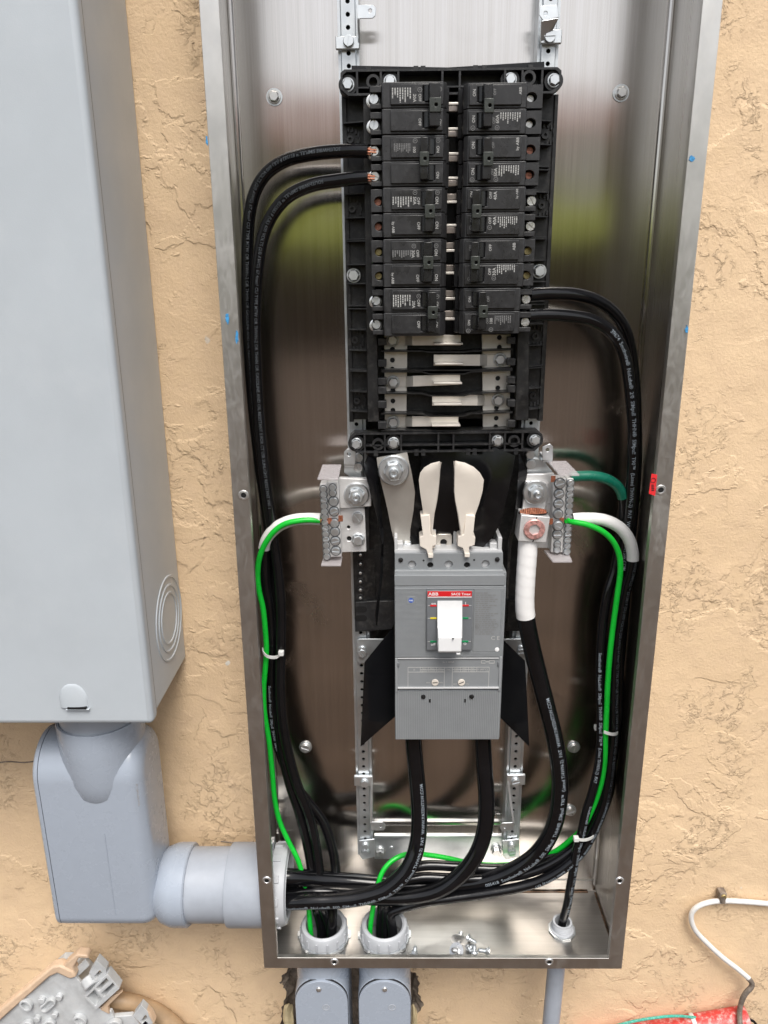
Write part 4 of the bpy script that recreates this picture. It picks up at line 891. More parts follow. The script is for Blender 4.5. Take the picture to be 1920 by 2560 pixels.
def ttx(s, x, y, hpx, Y, par, mat, wpx=None):
    m_ = MB(); q = AT(c3, x, y, Y); h_ = (AT(c3, x, y-hpx, Y)-q).length; w_ = None if wpx is None else (AT(c3, x+wpx, y, Y)-q).length
    put_text(m_, s, q, h_, 0, w_); return obj('lettering', m_, mat, par, kind='stuff')
ttx('ABB', 712, 968, 19, -.0983, hd, 'p_white', 64); ttx('SACE Tmax', 886, 968, 15, -.0983, hd, 'p_white', 122)
ttx('on', 714, 1027, 14, -.0978, hd, 'p_white', 28); ttx('I', 915, 1026, 18, -.0978, hd, 'p_white'); ttx('off', 712, 1284, 16, -.0978, hd, 'p_white', 30); ttx('O', 911, 1281, 15, -.0978, hd, 'p_white')
for x0, x1, y, m_ in ((693, 733, 1042, 'label_red'), (893, 935, 1041, 'label_red'), (693, 733, 1121, 'p_yellow'), (893, 933, 1120, 'p_green'), (693, 733, 1268, 'p_green'), (893, 933, 1267, 'p_green')):
    tb('position_mark', x0, y-5, x1, y+5, -.0982, -.0974, m_, hd, .0002)
    s_ = -1 if x0 < 800 else 1; a_ = (x0-16, x0-1) if s_ < 0 else (x1+1, x1+16); tb('mark_line', a_[0], y-1.5, a_[1], y+1.5, -.0979, -.0974, 'p_grey', hd, 0)
# handle: sloping white shield in its well and the protruding grip
tb('handle_well', 735, 1008, 894, 1240, -.0979, -.0970, 'tmax_dark', hd, 0)
l, r, b, t_ = rect(c3, 737, 1012, 892, 1228, -.099); g = []
for k in range(9):
    f = k/8; zz = t_+(b-t_)*f; yy = -.0985-.0085*math.sin(f*math.pi*.5)**1.6; g.append([Vector((l, yy, zz)), Vector((r, yy, zz))])
obj('handle_shield', MB().sheet(g, -.0015).add([], []), 'handle', hd)
tb('shield_line', 738, 1146, 890, 1149, -.1040, -.098, 'p_grey', hd, 0)
gp = MB(); l, r, b, t_ = rect(c3, 742, 1232, 888, 1340, -.120)
gp.prism([Vector((l, -.098, t_+.004)), Vector((l, -.1105, t_+.006)), Vector((l, -.122, t_-.001)), Vector((l, -.1235, b+.004)), Vector((l, -.1195, b+.0005)), Vector((l, -.098, b+.002))], (r-l, 0, 0))
grip = obj('grip', gp, 'handle', hd, .0012); obj('grip_hole', MB().lathe(AT(c3, 836, 1247, -.1235), AXF, [(.0009, -.0008), (.0009, .0016), (0, .0016)], 10), 'dark', grip)
obj('grip_tab', MB().box((r-.006, -.1222, b-.0012), (r-.001, -.1195, b+.001)), 'handle', grip, .0004)
# trip unit window
tu = tb('trip_unit', 472, 1369, 1140, 1568, YT+.0004, YT+.006, 'tmax', None, .0006)
tb('cover_slide', 472, 1371, 488, 1585, YT-.0010, YT+.002, 'tmax_rib', tu); tb('cover_slide', 1124, 1362, 1142, 1578, YT-.0010, YT+.002, 'tmax_rib', tu)
tb('cover_clip', 485, 1400, 497, 1428, YT-.0016, YT, 'tmax_dark', tu); tb('cover_clip', 1116, 1396, 1127, 1424, YT-.0016, YT, 'tmax_dark', tu)
tb('cover_edge', 488, 1555, 1124, 1565, YT-.0016, YT+.0004, 'tmax_light', tu, .0003)
tb('cover_edge', 488, 1371, 1124, 1376, YT-.0012, YT+.0003, 'tmax_light', tu, .0002)
YL = YT+.0002; ln_ = MB()
def hl(x0, x1, y): bx(ln_, c3, x0, y-1.7, x1, y+1.7, YL, YL+.0003)
def vl(x, y0, y1): bx(ln_, c3, x-1.7, y0, x+1.7, y1, YL-.00005, YL+.0003)
hl(552, 1062, 1429); hl(552, 782, 1459); hl(830, 1062, 1458); hl(630, 782, 1444); hl(830, 982, 1443)
for x, y0, y1 in ((553, 1429, 1556), (781, 1429, 1556), (831, 1429, 1556), (1061, 1429, 1556), (630, 1429, 1459), (680, 1429, 1459), (732, 1429, 1459), (882, 1429, 1459), (934, 1429, 1459), (985, 1429, 1459)): vl(x, y0, y1)
ln_.lathe(AT(c3, 1055, 1393, YL), AXF, [(.0001, 0), (.00012, 0)], 4)
for q in ((1012, 1384, 1040, 1388), (1012, 1384, 1016, 1405), (1012, 1401, 1040, 1405), (1062, 1384, 1098, 1388), (1094, 1384, 1098, 1405), (1062, 1401, 1098, 1405), (1040, 1392, 1066, 1397)): bx(ln_, c3, *q, YL, YL+.0003)
obj('table_lines', ln_, 'p_grey', tu, kind='stuff')
for s, x, y, h, w in (('In = 400A', 808, 1395, 11, 72), ('I3', 592, 1444, 11, 12), ('TMA', 806, 1443, 10, 28), ('I1 (40\u00b0C)', 1021, 1442, 12, 66), ('MAX', 655, 1437, 9, 26), ('MED', 706, 1437, 9, 26), ('MIN', 756, 1437, 9, 22), ('4000A', 655, 1452, 9, 38), ('3000A', 706, 1452, 9, 38), ('2000A', 757, 1452, 9, 38),
                      ('MAX', 857, 1436, 9, 26), ('MED', 908, 1436, 9, 26), ('MIN', 958, 1436, 9, 22), ('400A', 857, 1451, 9, 32), ('340A', 908, 1451, 9, 32), ('280A', 958, 1451, 9, 32),
                      ('MAX', 681, 1525, 9, 24), ('MIN', 760, 1525, 9, 22), ('MED', 722, 1549, 9, 26), ('MAX', 850, 1534, 9, 24), ('MIN', 926, 1534, 9, 22), ('MED', 888, 1549, 9, 26)):
    ttx(s, x, y, h, YL-.0001, tu, 'p_grey', w)
for x, y, a_ in ((723, 1522, .05), (889, 1522, .4)):
    q = AT(c3, x, y, YT+.0003); dl = obj('dial', MB().lathe(q, AXF, [(.0046, 0), (.0046, .0012), (.0042, .0016), (0, .0016)], 22), 'cream', tu)
    v = Vector((math.cos(a_), 0, math.sin(a_)))*.0034; w = Vector((-math.sin(a_), 0, math.cos(a_)))*.0005; q = q+Vector((0, -.0018, 0)); obj('dial_slot', MB().prism([q-v-w, q+v-w, q+v+w, q-v+w], (0, .0003, 0)), 'dark', dl)
# ribbed lower terminal cover
lc = tb('terminal_cover', 472, 1572, 1132, 1882, YT+.0016, -.040, 'tmax', None, .001)
l, r, b, t_ = rect(c3, 476, 1576, 1128, 1878, YT+.0016); vr = MB(); n = 57
for i in range(n): x0 = l+(r-l)*(i+.2)/n; vr.box((x0, YT+.0004, b), (x0+(r-l)/n*.55, YT+.0018, t_))
obj('cover_ribbing', vr, 'tmax_rib', lc, kind='stuff')
for x, y in ((649, 1613), (953, 1612)): fast('cross', 'toggle', lc, AT(c3, x, y, YT+.0008), .0033)
for x, y in ((690, 1640), (911, 1639)): tb('slot', x-5, y-10, x+6, y+10, YT+.0001, YT+.001, 'dark', lc, 0)
# terminal chamber on top
ch = tpp('top_edge', [(468, 690), (1143, 690), (1150, 716), (470, 718)], -.0810, -.0340, 'tmax_light')
for x0, x1 in ((468, 487), (1118, 1143)):
    A = AT(c3, x0, 690, -.0808); B_ = AT(c3, x1, 690, -.0808); obj('end_wall', MB().box((A.x, -.0800, A.z), (B_.x, -.0340, A.z+.016)), 'tmax_light', mbk, .0006)
tb('corner_block', 476, 652, 522, 690, -.076, -.060, 'tmax_light'); tb('corner_block', 1068, 648, 1115, 690, -.076, -.060, 'tmax_light')
tb('chamber_back', 487, 600, 1118, 690, -.036, -.034, 'dark')
tm_ = tpp('centre_terminal', [(732, 600), (742, 592), (822, 592), (830, 604), (828, 690), (732, 690)], -.062, -.058, 'tin', None, [(777, 644, 22)])
obj('terminal_hole', MB().cyl(AT(c3, 777, 644, -.0575), AXF, .0042, .0006, 14), 'dark', tm_)
for x in (545, 1040): fast('hex', 'zinc', mbk, AT(c3, x, 668, -.056), .010, 'terminal_bolt')
for x0, x1 in ((700, 728), (838, 872)): tb('guide', x0, 566, x1, 690, -.060, -.050, 'tmax_light')
# cream finger barriers
def shield(pts, clip_pts, foot, label):
    t = thing('barrier_wing', label, 'barrier', AT(c3, *foot, -.07))
    m_ = MB(); lft = [p for p in pts[0]]; rgt = [p for p in pts[1]]; g = []
    for i, (a, b_) in enumerate(zip(lft, rgt)):
        f = i/(len(lft)-1); yy = -.098+.018*f**1.2; row = []
        for j in range(5):
            u = j/4; row.append(AT(c3, a[0]+(b_[0]-a[0])*u, a[1]+(b_[1]-a[1])*u, yy-.010*(u if lft[2][0] < 770 else 1-u)+.003))
        g.append(row)
    obj('wing', MB().sheet(list(reversed(g)), .0022), 'cream', t)
    m_ = MB(); pp(m_, c3, clip_pts, -.0885, -.066); obj('clip', m_, 'cream', t, .0008)
    m_ = MB(); bx(m_, c3, foot[0]-16, foot[1]-20, foot[0]+16, foot[1]+6, -.0895, -.080); obj('foot', m_, 'cream', t, .0006)
    return t
shield(([(752, 133), (700, 146), (655, 172), (630, 205), (621, 250), (628, 320), (640, 400), (650, 470), (668, 560), (680, 680)], [(754, 140), (753, 160), (751, 190), (750, 225), (748, 260), (742, 320), (732, 385), (712, 470), (700, 560), (715, 680)]),
       [(632, 478), (690, 468), (696, 595), (732, 604), (732, 662), (708, 668), (710, 730), (680, 732), (668, 690), (627, 668), (626, 612), (648, 602)], (696, 736), 'cream plastic barrier wing at the silver strap side of the main breaker')
shield(([(850, 133), (848, 160), (848, 190), (847, 225), (846, 260), (845, 320), (852, 385), (870, 470), (885, 560), (895, 680)], [(851, 130), (910, 142), (965, 168), (1005, 205), (1030, 250), (1022, 320), (1000, 400), (972, 480), (955, 560), (930, 680)]),
       [(918, 470), (975, 478), (962, 600), (977, 612), (972, 662), (938, 672), (938, 735), (912, 735), (898, 680), (864, 668), (868, 608), (905, 595)], (925, 732), 'cream plastic barrier wing at the black sheet side of the main breaker')

# ------------------------------------------------------------------ silver strap, insulating sheets, black carrier behind the main breaker
t = thing('phase_strap', 'sloping silver bus strap bolted above the main breaker', 'bus strap', AT(c3, 520, 620, -.06))
g = []
for (xa_, ya, xb_, yb, Y) in ((356, 113, 548, 80, -.078), (362, 165, 558, 130, -.078), (375, 230, 575, 200, -.077), (400, 330, 597, 330, -.074), (425, 440, 588, 440, -.069), (448, 560, 568, 560, -.063), (466, 640, 565, 640, -.060), (475, 680, 565, 680, -.058)): g.append([AT(c3, xa_, ya, Y), AT(c3, (xa_+xb_)/2, (ya+yb)/2, Y), AT(c3, xb_, yb, Y)])
obj('strap', MB().sheet(list(reversed(g)), .0035), 'strap', t)
fast('nut', 'zinc', t, AT(c3, 463, 188, -.0785), .0192, 'nut')
def sheetobj(rows, label, th=.0009, name='insulating_sheet', mat='sheet'):
    g = [[AT(c3, x, y, Y) for x, y, Y in r] for r in rows]; o = obj(name, MB().sheet(list(reversed(g)), th), mat, None); return setp(o, label, 'sheet', 'thin black insulating sheets')
def S(*r): return [list(x) for x in r]
sheetobj(S([(640, 82, -.060), (760, 75, -.058), (1000, 70, -.060), (1100, 48, -.074), (1225, 98, -.086)], [(632, 200, -.062), (750, 200, -.060), (960, 200, -.064), (1095, 190, -.078), (1205, 215, -.088)], [(598, 350, -.064), (740, 350, -.060), (950, 350, -.066), (1075, 350, -.080), (1172, 360, -.088)],
           [(568, 520, -.064), (720, 510, -.058), (940, 520, -.064), (1040, 520, -.076), (1135, 522, -.084)], [(572, 640, -.062), (700, 600, -.056), (900, 600, -.060), (1000, 620, -.070), (1082, 616, -.076)], [(582, 686, -.060), (690, 690, -.052), (880, 692, -.058), (960, 692, -.066), (1010, 690, -.070)]), 'wide curved black insulating sheet behind the cream barrier wings')
sheetobj(S([(303, 92, -.070), (352, 118, -.066)], [(277, 162, -.085), (362, 160, -.068)], [(318, 330, -.082), (382, 330, -.066)], [(355, 475, -.074), (388, 470, -.064)], [(388, 640, -.070), (401, 620, -.060)], [(378, 850, -.070), (394, 850, -.060)], [(350, 1100, -.068), (366, 1100, -.060)], [(356, 1165, -.066), (360, 1168, -.062)]), 'twisted narrow black sheet beside the silver strap')
sheetobj(S([(1246, 86, -.070), (1256, 88, -.062)], [(1252, 160, -.074), (1304, 205, -.066)], [(1238, 330, -.074), (1280, 330, -.060)], [(1225, 480, -.074), (1252, 480, -.060)], [(1185, 640, -.072), (1205, 640, -.058)], [(1176, 850, -.070), (1190, 850, -.058)], [(1166, 1150, -.068), (1178, 1150, -.058)]), 'twisted narrow black sheet beside the copper-filled lug')
sheetobj(S([(445, 1198, -.045), (462, 1190, -.040)], [(282, 1397, -.086), (470, 1330, -.050)], [(270, 1660, -.088), (472, 1560, -.052)], [(257, 1926, -.090), (472, 1738, -.054)]), 'folded black sheet flaring from the main breaker on the silver strap side')
sheetobj(S([(1140, 1250, -.042), (1158, 1262, -.046)], [(1135, 1330, -.050), (1286, 1388, -.086)], [(1135, 1560, -.052), (1300, 1660, -.088)], [(1130, 1742, -.054), (1313, 1926, -.090)]), 'folded black sheet flaring from the main breaker beside the taped cable')
t = thing('breaker_carrier', 'black slotted metal carrier plate behind the main breaker', 'carrier', AT(c3, 800, 1200, -.04))
m_ = MB(); pp(m_, c3, [(205, 690), (345, 690), (345, 1200), (222, 1205)], -.036, -.0335); sp_ = obj('side_plate', m_, 'black_base', t)
for y in (718, 775, 832, 886, 938, 988): obj('hole_rim', MB().lathe(AT(c3, 254, y, -.0362), AXF, [(.0045, 0), (.004, .0012), (.0028, .001), (.0026, -.001), (0, -.001)], 14), 'zinc_rail' if False else 'black_frame', sp_); 
for y in (718, 775, 832, 886, 938, 988): fast('cross', 'screw', sp_, AT(c3, 254, y+4, -.0365), .0022, 'screw')
m_ = MB(); pp(m_, c3, [(222, 1022), (345, 1012), (470, 1012), (470, 1150), (450, 1190), (225, 1205)], -.042, -.038); cp_ = obj('cross_plate', m_, 'black_frame', t, .0006)
for y in (1065, 1120):
    q = AT(c3, 256, y, -.0422); pts = [q+Vector((.004+.0045*math.cos(a), 0, .0045*math.sin(a))) for a in [math.radians(-90+18*k) for k in range(11)]]+[q+Vector((-.004+.0045*math.cos(a), 0, .0045*math.sin(a))) for a in [math.radians(90+18*k) for k in range(11)]]
    obj('oval_slot', MB().prism(pts, (0, .0001, 0)), 'dark', cp_)
m_ = MB(); pp(m_, c3, [(300, 60), (1300, 60), (1235, 1150), (310, 1160)], -.0325, -.0310); obj('back_plate', m_, 'black_base', t)
m_ = MB(); pp(m_, c3, [(1165, 1010), (1260, 1010), (1262, 1200), (1165, 1200)], -.040, -.036); obj('side_plate', m_, 'black_base', t)
for pts, scr, tx in (([(232, 1262), (245, 1250), (400, 1250), (330, 1395), (250, 1405), (232, 1385)], (265, 1335), 'silver strap'), ([(1150, 1250), (1262, 1250), (1285, 1262), (1285, 1400), (1150, 1400)], (1265, 1330), 'taped cable')):
    t = thing('support_bracket', 'galvanised support bracket on the rail below the carrier, on the %s side' % tx, 'bracket', AT(c3, *scr, -.036))
    m_ = MB(); pp(m_, c3, pts, -.0345, -.0322); obj('plate', m_, 'zinc_rail', t, .0005); fast('slot', 'zinc', t, AT(c3, *scr, -.0345), .0062); fast('slot', 'zinc', t, AT(c3, scr[0], scr[1]-18, -.0335), .0058)

# ------------------------------------------------------------------ neutral bars
def nbar(c, name, label, strips, screws, plates, nuts, extras):
    t = thing('neutral_bar', label, 'neutral bar', AT(c, *strips[0][0][0], -.06), 'aluminium neutral bars beside the main breaker')
    for pts, Yf, Yb in strips:
        m_ = MB(); pp(m_, c, pts, Yf, Yb); obj('terminal_strip', m_, 'aluminium', t, .0008)
    for pts, Yf, Yb, hs_ in plates:
        m_ = MB(); pp(m_, c, pts, Yf, Yb, hs_); po = obj('mounting_plate', m_, 'aluminium', t, .0008)
        for (x, y, r) in hs_: q = AT(c, x, y, Yf+.0035); obj('hole_floor', MB().cyl(q, AXF, (AT(c, x+r*1.1, y, Yf)-AT(c, x, y, Yf)).length, .0004, 12), 'dark', po)
    for x, y, r, Y in screws:
        q = AT(c, x, y, Y); obj('screw_shade_ring', MB().lathe(q+Vector((0, -.0001, 0)), AXF, [(r*1.12, 0), (r*.8, .0001)], 18), 'screw_shade', t); fast('slot', 'zinc', t, q, r*.88, 'terminal_screw')  # flat dark ring paints shade round each screw head, sets it apart
    for x, y, Y, k, r in nuts: fast(k, 'zinc', t, AT(c, x, y, Y), r, 'nut' if k == 'nut' else 'screw')
    return t
sc_ = []
for i in range(13): sc_.append((203+(265-203)*i/12, 660+(1862-660)*i/12, .0046, -.0801))
sc_ += [(367, 630, .0046, -.0801), (370, 730, .0046, -.0801)]+[(x, y, .0062, -.0786) for x, y in ((385, 878), (395, 1058), (400, 1265), (410, 1418), (418, 1585), (427, 1760))]
nl = nbar(c7, 'l', 'aluminium neutral bar with two screw rows on the silver strap side', [([(138, 575), (262, 560), (328, 1912), (205, 1918)], -.080, -.060), ([(268, 538), (465, 530), (528, 1868), (330, 1876)], -.0785, -.060)], sc_,
     [([(474, 470), (1010, 482), (1058, 540), (1060, 970), (500, 1010)], -.070, -.060, [(625, 745, 42)]), ([(505, 1012), (940, 1005), (972, 1780), (535, 1792)], -.064, -.054, [(652, 1345, 32), (662, 1550, 45)])],
     [(795, 760, -.070, 'nut', .0158), (812, 1155, -.064, 'slot', .0072), (825, 1560, -.064, 'hex', .0088)], None)
def cap(c, far, near, parent, z_from_far=True):
    """clear end cap: a shelf whose far edge lies near the bar's back"""
    Yb = -.062; a, b = AT(c, *far[0], Yb), AT(c, *far[1], Yb); z = (a.z+b.z)/2; n0, n1 = atZ(*c(*near[0]), z), atZ(*c(*near[1]), z)
    obj('clear_cap', MB().prism([Vector((a.x, Yb, z)), Vector((b.x, Yb, z)), n1, n0], (0, 0, .0022)), 'clear', parent, .0003)
cap(c7, ((188, 255), (525, 250)), ((98, 500), (470, 500)), nl); cap(c7, ((205, 1900), (545, 1880)), ((162, 2040), (515, 2040)), nl)
obj('backing', pp(MB(), c7, [(940, 1000), (1010, 1000), (1015, 1755), (975, 1760)], -.060, -.045), 'black_base', nl)
sc_ = []
for i in range(13): sc_.append((1185+(1122-1185)*i/12, 553+(1775-553)*i/12, .0046, -.0801))
sc_ += [(993, 560, .0066, -.082), (980, 745, .0062, -.0786), (970, 920, .0062, -.0786), (962, 1105, .0062, -.0786), (962, 1310, .0066, -.083), (948, 1465, .0062, -.0786), (950, 1645, .0046, -.0801), (945, 1742, .0046, -.0801)]
nr = nbar(c8, 'r', 'aluminium neutral bar with two screw rows on the copper-filled lug side', [([(1125, 475), (1245, 475), (1175, 1825), (1055, 1830)], -.080, -.060), ([(895, 465), (1115, 475), (1050, 1795), (838, 1790)], -.0785, -.060)], sc_,
     [([(385, 400), (900, 385), (840, 920), (780, 920), (735, 1030), (390, 1000)], -.061, -.054, []), ([(740, 925), (850, 925), (830, 1720), (590, 1715), (600, 1200)], -.060, -.050, [])], [], None)
cap(c8, ((775, 190), (1110, 185)), ((985, 430), (1345, 430)), nr); cap(c8, ((715, 1730), (1130, 1830)), ((870, 1975), (1215, 1975)), nr)
lug = thing('cable_lug', 'aluminium mechanical lug with red marked hex screw holding the white taped cable', 'lug', AT(c8, 500, 1590, -.07))
m_ = MB(); pp(m_, c8, [(385, 515), (805, 550), (735, 1032), (330, 1032)], -.0685, -.0615); obj('palm', m_, 'aluminium', lug, .0008)
A = [AT(c8, x, y, -.0685) for x, y in ((292, 1050), (735, 1032), (825, 1165), (310, 1120))]
blk = MB(); pp(blk, c8, [(310, 1122), (825, 1165), (755, 1620), (250, 1592)], -.094, -.0640); obj('barrel', blk, 'aluminium', lug, .001)
q0 = [AT(c8, 292, 1040, -.0690), AT(c8, 738, 1035, -.0690), AT(c8, 824, 1166, -.0938), AT(c8, 311, 1122, -.0938)]
obj('barrel_top', MB().prism(q0, (0, .004, -.003)), 'aluminium', lug, .0006)
cq = (q0[0]+q0[1]+q0[2]+q0[3])/4+Vector((-.002, -.0012, .0006)); nrm = (q0[1]-q0[0]).cross(q0[2]-q0[1]).normalized()
if nrm.z < 0: nrm = -nrm
u_ = (q0[1]-q0[0]).normalized(); v_ = nrm.cross(u_)
obj('cable_hole', MB().prism([cq+u_*.0225*math.cos(2*math.pi*k/22)*.82+v_*.0085*math.sin(2*math.pi*k/22) for k in range(22)], nrm*.0006), 'dark', lug)
sr = random.Random(6)
for k in range(15):
    x = -.0155+.031*k/14; d_ = cq+u_*x+v_*(-.0062*math.sqrt(max(.05, 1-(x/.0185)**2))); obj('copper_strand', MB().cyl(d_+nrm*.0004, nrm*.7+v_*1.0, .00115, .0095*math.sqrt(max(.2, 1-(x/.0185)**2)), 7), 'copper', lug)
hx = AT(c8, 540, 1378, -.0942)
hs_ = MB().lathe(hx, AXF, [(.0132, 0), (.0132, .0015), (.0122, .0022), (.0075, .0022), (.0075, -.004), (0, -.004)], 30); obj('set_screw', hs_, 'lug_red', lug, label='set screw smeared with red torque paint')
obj('hex_socket', MB().hexp(hx+Vector((0, .0004, 0)), AXF, .0073, .0030, 6, .3, 1).lathe(hx, AXF, [(.0001, .0035), (.0002, .0035)], 6), 'aluminium', lug) if False else None
sk_ = MB(); hexa = [hx+Vector((.0074*math.cos(math.pi/3*k+.3), -.0024, .0074*math.sin(math.pi/3*k+.3))) for k in range(6)]; hexb = [v+Vector((0, .006, 0)) for v in hexa]; ring = [hx+Vector((.0085*math.cos(math.pi/3*k+.3), -.0024, .0085*math.sin(math.pi/3*k+.3))) for k in range(6)]
sk_.add(hexa+hexb+ring, [(k, (k+1) % 6, 6+(k+1) % 6, 6+k) for k in range(6)]+[(12+k, 12+(k+1) % 6, (k+1) % 6, k) for k in range(6)]); obj('hex_socket', sk_, 'lug_red', lug, smooth=False)
fast('nut', 'zinc', lug, AT(c8, 560, 715, -.0687), .0160, 'nut')
wr = MB(); put_text(wr, '37', AT(c8, 615, 850, -.0690), .0072, .15); put_text(wr, '30 ur', AT(c8, 430, 562, -.0690), .0040, .12)
for x0, y0, x1, y1 in ((577, 1155, 584, 1215), (575, 1255, 582, 1300)): bx(wr, c8, x0, y0, x1+6, y1, -.0944, -.0942)
obj('marker_writing', wr, 'marker', lug, kind='stuff')
a_, b_ = AT(c8, 545, 1530, -.0966), AT(c8, 500, 1605, -.0945); obj('paint_line', MB().prism([a_, a_+Vector((.0012, 0, 0)), b_+Vector((.0014, 0, 0)), b_], (0, .0003, 0)), 'marker', lug)
# grey brackets and drilled tabs behind the bars
for c, tab, hole, plate, scr, tx in ((c2, [(150, 880), (170, 860), (208, 860), (225, 882), (222, 958), (150, 958)], (182, 893, 13), [(150, 950), (250, 890), (262, 950), (262, 1040), (190, 1040), (150, 1010)], (240, 975), 'strap side'), (c2, [(1398, 848), (1445, 828), (1465, 845), (1462, 935), (1398, 928)], (1430, 866, 13), [(1300, 910), (1400, 930), (1460, 1000), (1455, 1020), (1300, 1020)], (1322, 955), 'lug side')):
    t = thing('tab_bracket', 'small zinc bracket with drilled tab just under the bottom frame, %s' % tx, 'bracket', AT(c, *scr, -.04))
    m_ = MB(); pp(m_, c, tab, -.068, -.0664, [hole]); obj('tab', m_, 'zinc', t, .0004); m_ = MB(); pp(m_, c, plate, -.050, -.040); obj('plate', m_, 'zinc_rail', t, .0006); fast('slot', 'zinc', t, AT(c, *scr, -.0502), .0066)
    m_ = MB(); x0 = tab[0][0]; bx(m_, c, tab[-1][0]+4, 935 if tx[0] == 's' else 905, tab[-2][0]-4, 975 if tx[0] == 's' else 945, -.0662, -.040); obj('leg', m_, 'zinc', t, .0004)
    fast('slot', 'zinc', t, AT(c, scr[0]-2 if tx[0] == 'l' else scr[0]+4, scr[1]-62, -.050), .0060)
# ------------------------------------------------------------------ cables
def inside(p, r):
    return Vector((min(max(p.x, -W2+T+r+.001), W2-T-r-.001), min(p.y, -.003-r), p.z))
def cable(name, label, cat, pts, r, mat, group=None, text=None, th=.0040, start=0., ang=0., clampin=True, extra=(), n=14):
    P = []
    for q in pts:
        v = q if isinstance(q, Vector) else at(*q)
        P.append(inside(v, r) if clampin and not isinstance(q, Vector) else v)
    path = catmull(P, .005)
    t = thing(name, label, cat, P[-1], group)
    ins = obj('insulation', MB().tube(path, r, n), mat, t)
    if text:
        fr = frames(path); S_ = [0.]
        for a, b in zip(path[:-1], path[1:]): S_.append(S_[-1]+(b-a).length)
        for s_, st_, an_ in text:
            V, F_, w = STR[s_]; k = th/.70; m_ = MB(); out = []; ok = []
            rev = st_ < 0
            for x, y in V:
                s = abs(st_)+x*k if not rev else abs(st_)-x*k
                if s < 0 or s > S_[-1]: out.append(Vector((0, 0, 0))); ok.append(False); continue
                lo, hi = 0, len(S_)-1
                while hi-lo > 1:
                    md = (lo+hi)//2
                    if S_[md] <= s: lo = md
                    else: hi = md
                f = (s-S_[lo])/max(1e-9, S_[hi]-S_[lo]); p = path[lo].lerp(path[hi], f); tg = fr[lo][1].lerp(fr[hi][1], f).normalized()
                front = Vector((0.05, -1, .28)); front = (front-tg*front.dot(tg)).normalized(); sidev = tg.cross(front)
                if rev: sidev = -sidev
                a = an_ + (y-.35)*k/r*(1 if True else 1)
                out.append(p+(front*math.cos(a)-sidev*math.sin(a))*(r+.00022)); ok.append(True)
            FF = [f for f in F_ if all(ok[i] for i in f)]
            used = sorted({i for f in FF for i in f}); rm = {i: j for j, i in enumerate(used)}
            if FF: obj('print', MB().add([out[i] for i in used], [tuple(rm[i] for i in f) for f in FF]), 'p_cable_dim' if s_ == P20B else 'p_cable', t, smooth=False, kind='stuff')
    for kind_, a, b, mat2 in extra:                # tape or bare copper on part of the length, a..b as share of the length
        n_ = len(path); i0, i1 = int(a*(n_-1)), max(int(a*(n_-1))+2, int(b*(n_-1))); seg = path[i0:i1+1]
        if kind_ == 'tape':
            fine = catmull(seg, .0016); fr = frames(fine); nn = 20; mb_ = MB(); s = 0.; V = []
            for k, (p, tg, aa, bb) in enumerate(fr):
                if k: s += (p-fr[k-1][0]).length
                for i in range(nn):
                    th_ = 2*math.pi*i/nn; q = (s/.0135+i/nn) % 1.; V.append(p+(aa*math.cos(th_)+bb*math.sin(th_))*r*(1.045+.022*q))
            m_ = len(fr); mb_.add(V, [(k*nn+i, k*nn+(i+1) % nn, (k+1)*nn+(i+1) % nn, (k+1)*nn+i) for k in range(m_-1) for i in range(nn)]+[tuple(range(nn-1, -1, -1)), tuple(range((m_-1)*nn, m_*nn))])
            obj('tape_wrap', mb_, mat2, t, ang=60)
        else: obj('bare_copper', MB().tube(seg, r*.72, n), mat2, t)
    return t, path
R2 = .0073; BLK = 'black branch feeder cables'
def strands(parent, p, d, n, ln, r, spread):
    rn = random.Random(int(p.x*1e5)); d = Vector(d).normalized(); a = d.orthogonal().normalized(); b = d.cross(a)
    for k in range(n): t = 2*math.pi*k/n; o_ = (a*math.cos(t)+b*math.sin(t))*spread; obj('copper_strand', MB().cyl(p+o_, d+o_*18*rn.uniform(-.6, .3), r, ln*rn.uniform(.8, 1.1), 7), 'copper', parent)
ca, _ = cable('black_cable', 'black cable looping from the upper left terminal of the 100 breaker, upper of the pair', 'cable', [(922, 378, -.094), (890, 377, -.090), (850, 378, -.082), (780, 385, -.070), (715, 401, -.058), (668, 432, -.050), (640, 474, -.045), (625, 530, -.042), (619, 610, -.040), (618, 720, -.040), (622, 850, -.040), (632, 1000, -.040), (648, 1150, -.040), (668, 1290, -.040), (682, 1400, -.040), (690, 1520, -.042), (692, 1620, -.045), (690, 1720, -.048), (694, 1800, -.050), (706, 1880, -.052), (725, 1960, -.054), (748, 2030, -.056), (766, 2100, -.060), (776, 2150, -.066), (783, 2200, -.074), (790, 2262, -.084), B1+Vector((-.005, .006, .01)), B1+Vector((-.006, .006, -.04))], R2, 'cable', BLK, [(P20B, .03, .15)], .0036)
strands(ca, at(920, 378, -.094), (1, 0, -.1), 7, .009, .0011, .0032)
cb_, _ = cable('black_cable', 'black cable looping from the lower left terminal of the 100 breaker, lower of the pair', 'cable', [(922, 444, -.094), (890, 446, -.091), (850, 451, -.086), (780, 463, -.078), (722, 490, -.070), (684, 532, -.064), (658, 590, -.060), (643, 680, -.058), (638, 800, -.056), (640, 900, -.056), (646, 1020, -.056), (654, 1120, -.056), (668, 1240, -.056), (684, 1350, -.056), (697, 1450, -.056), (703, 1540, -.057), (702, 1620, -.060), (701, 1720, -.062), (706, 1800, -.063), (720, 1880, -.062), (742, 1960, -.062), (770, 2030, -.062), (785, 2090, -.064), (795, 2150, -.070), (800, 2200, -.078), (806, 2262, -.088), B1+Vector((.008, .004, .01)), B1+Vector((.008, .004, -.04))], R2, 'cable', BLK, [(P20B, .05, .25)], .0036)
strands(cb_, at(920, 444, -.094), (1, 0, -.1), 7, .008, .0011, .0032)
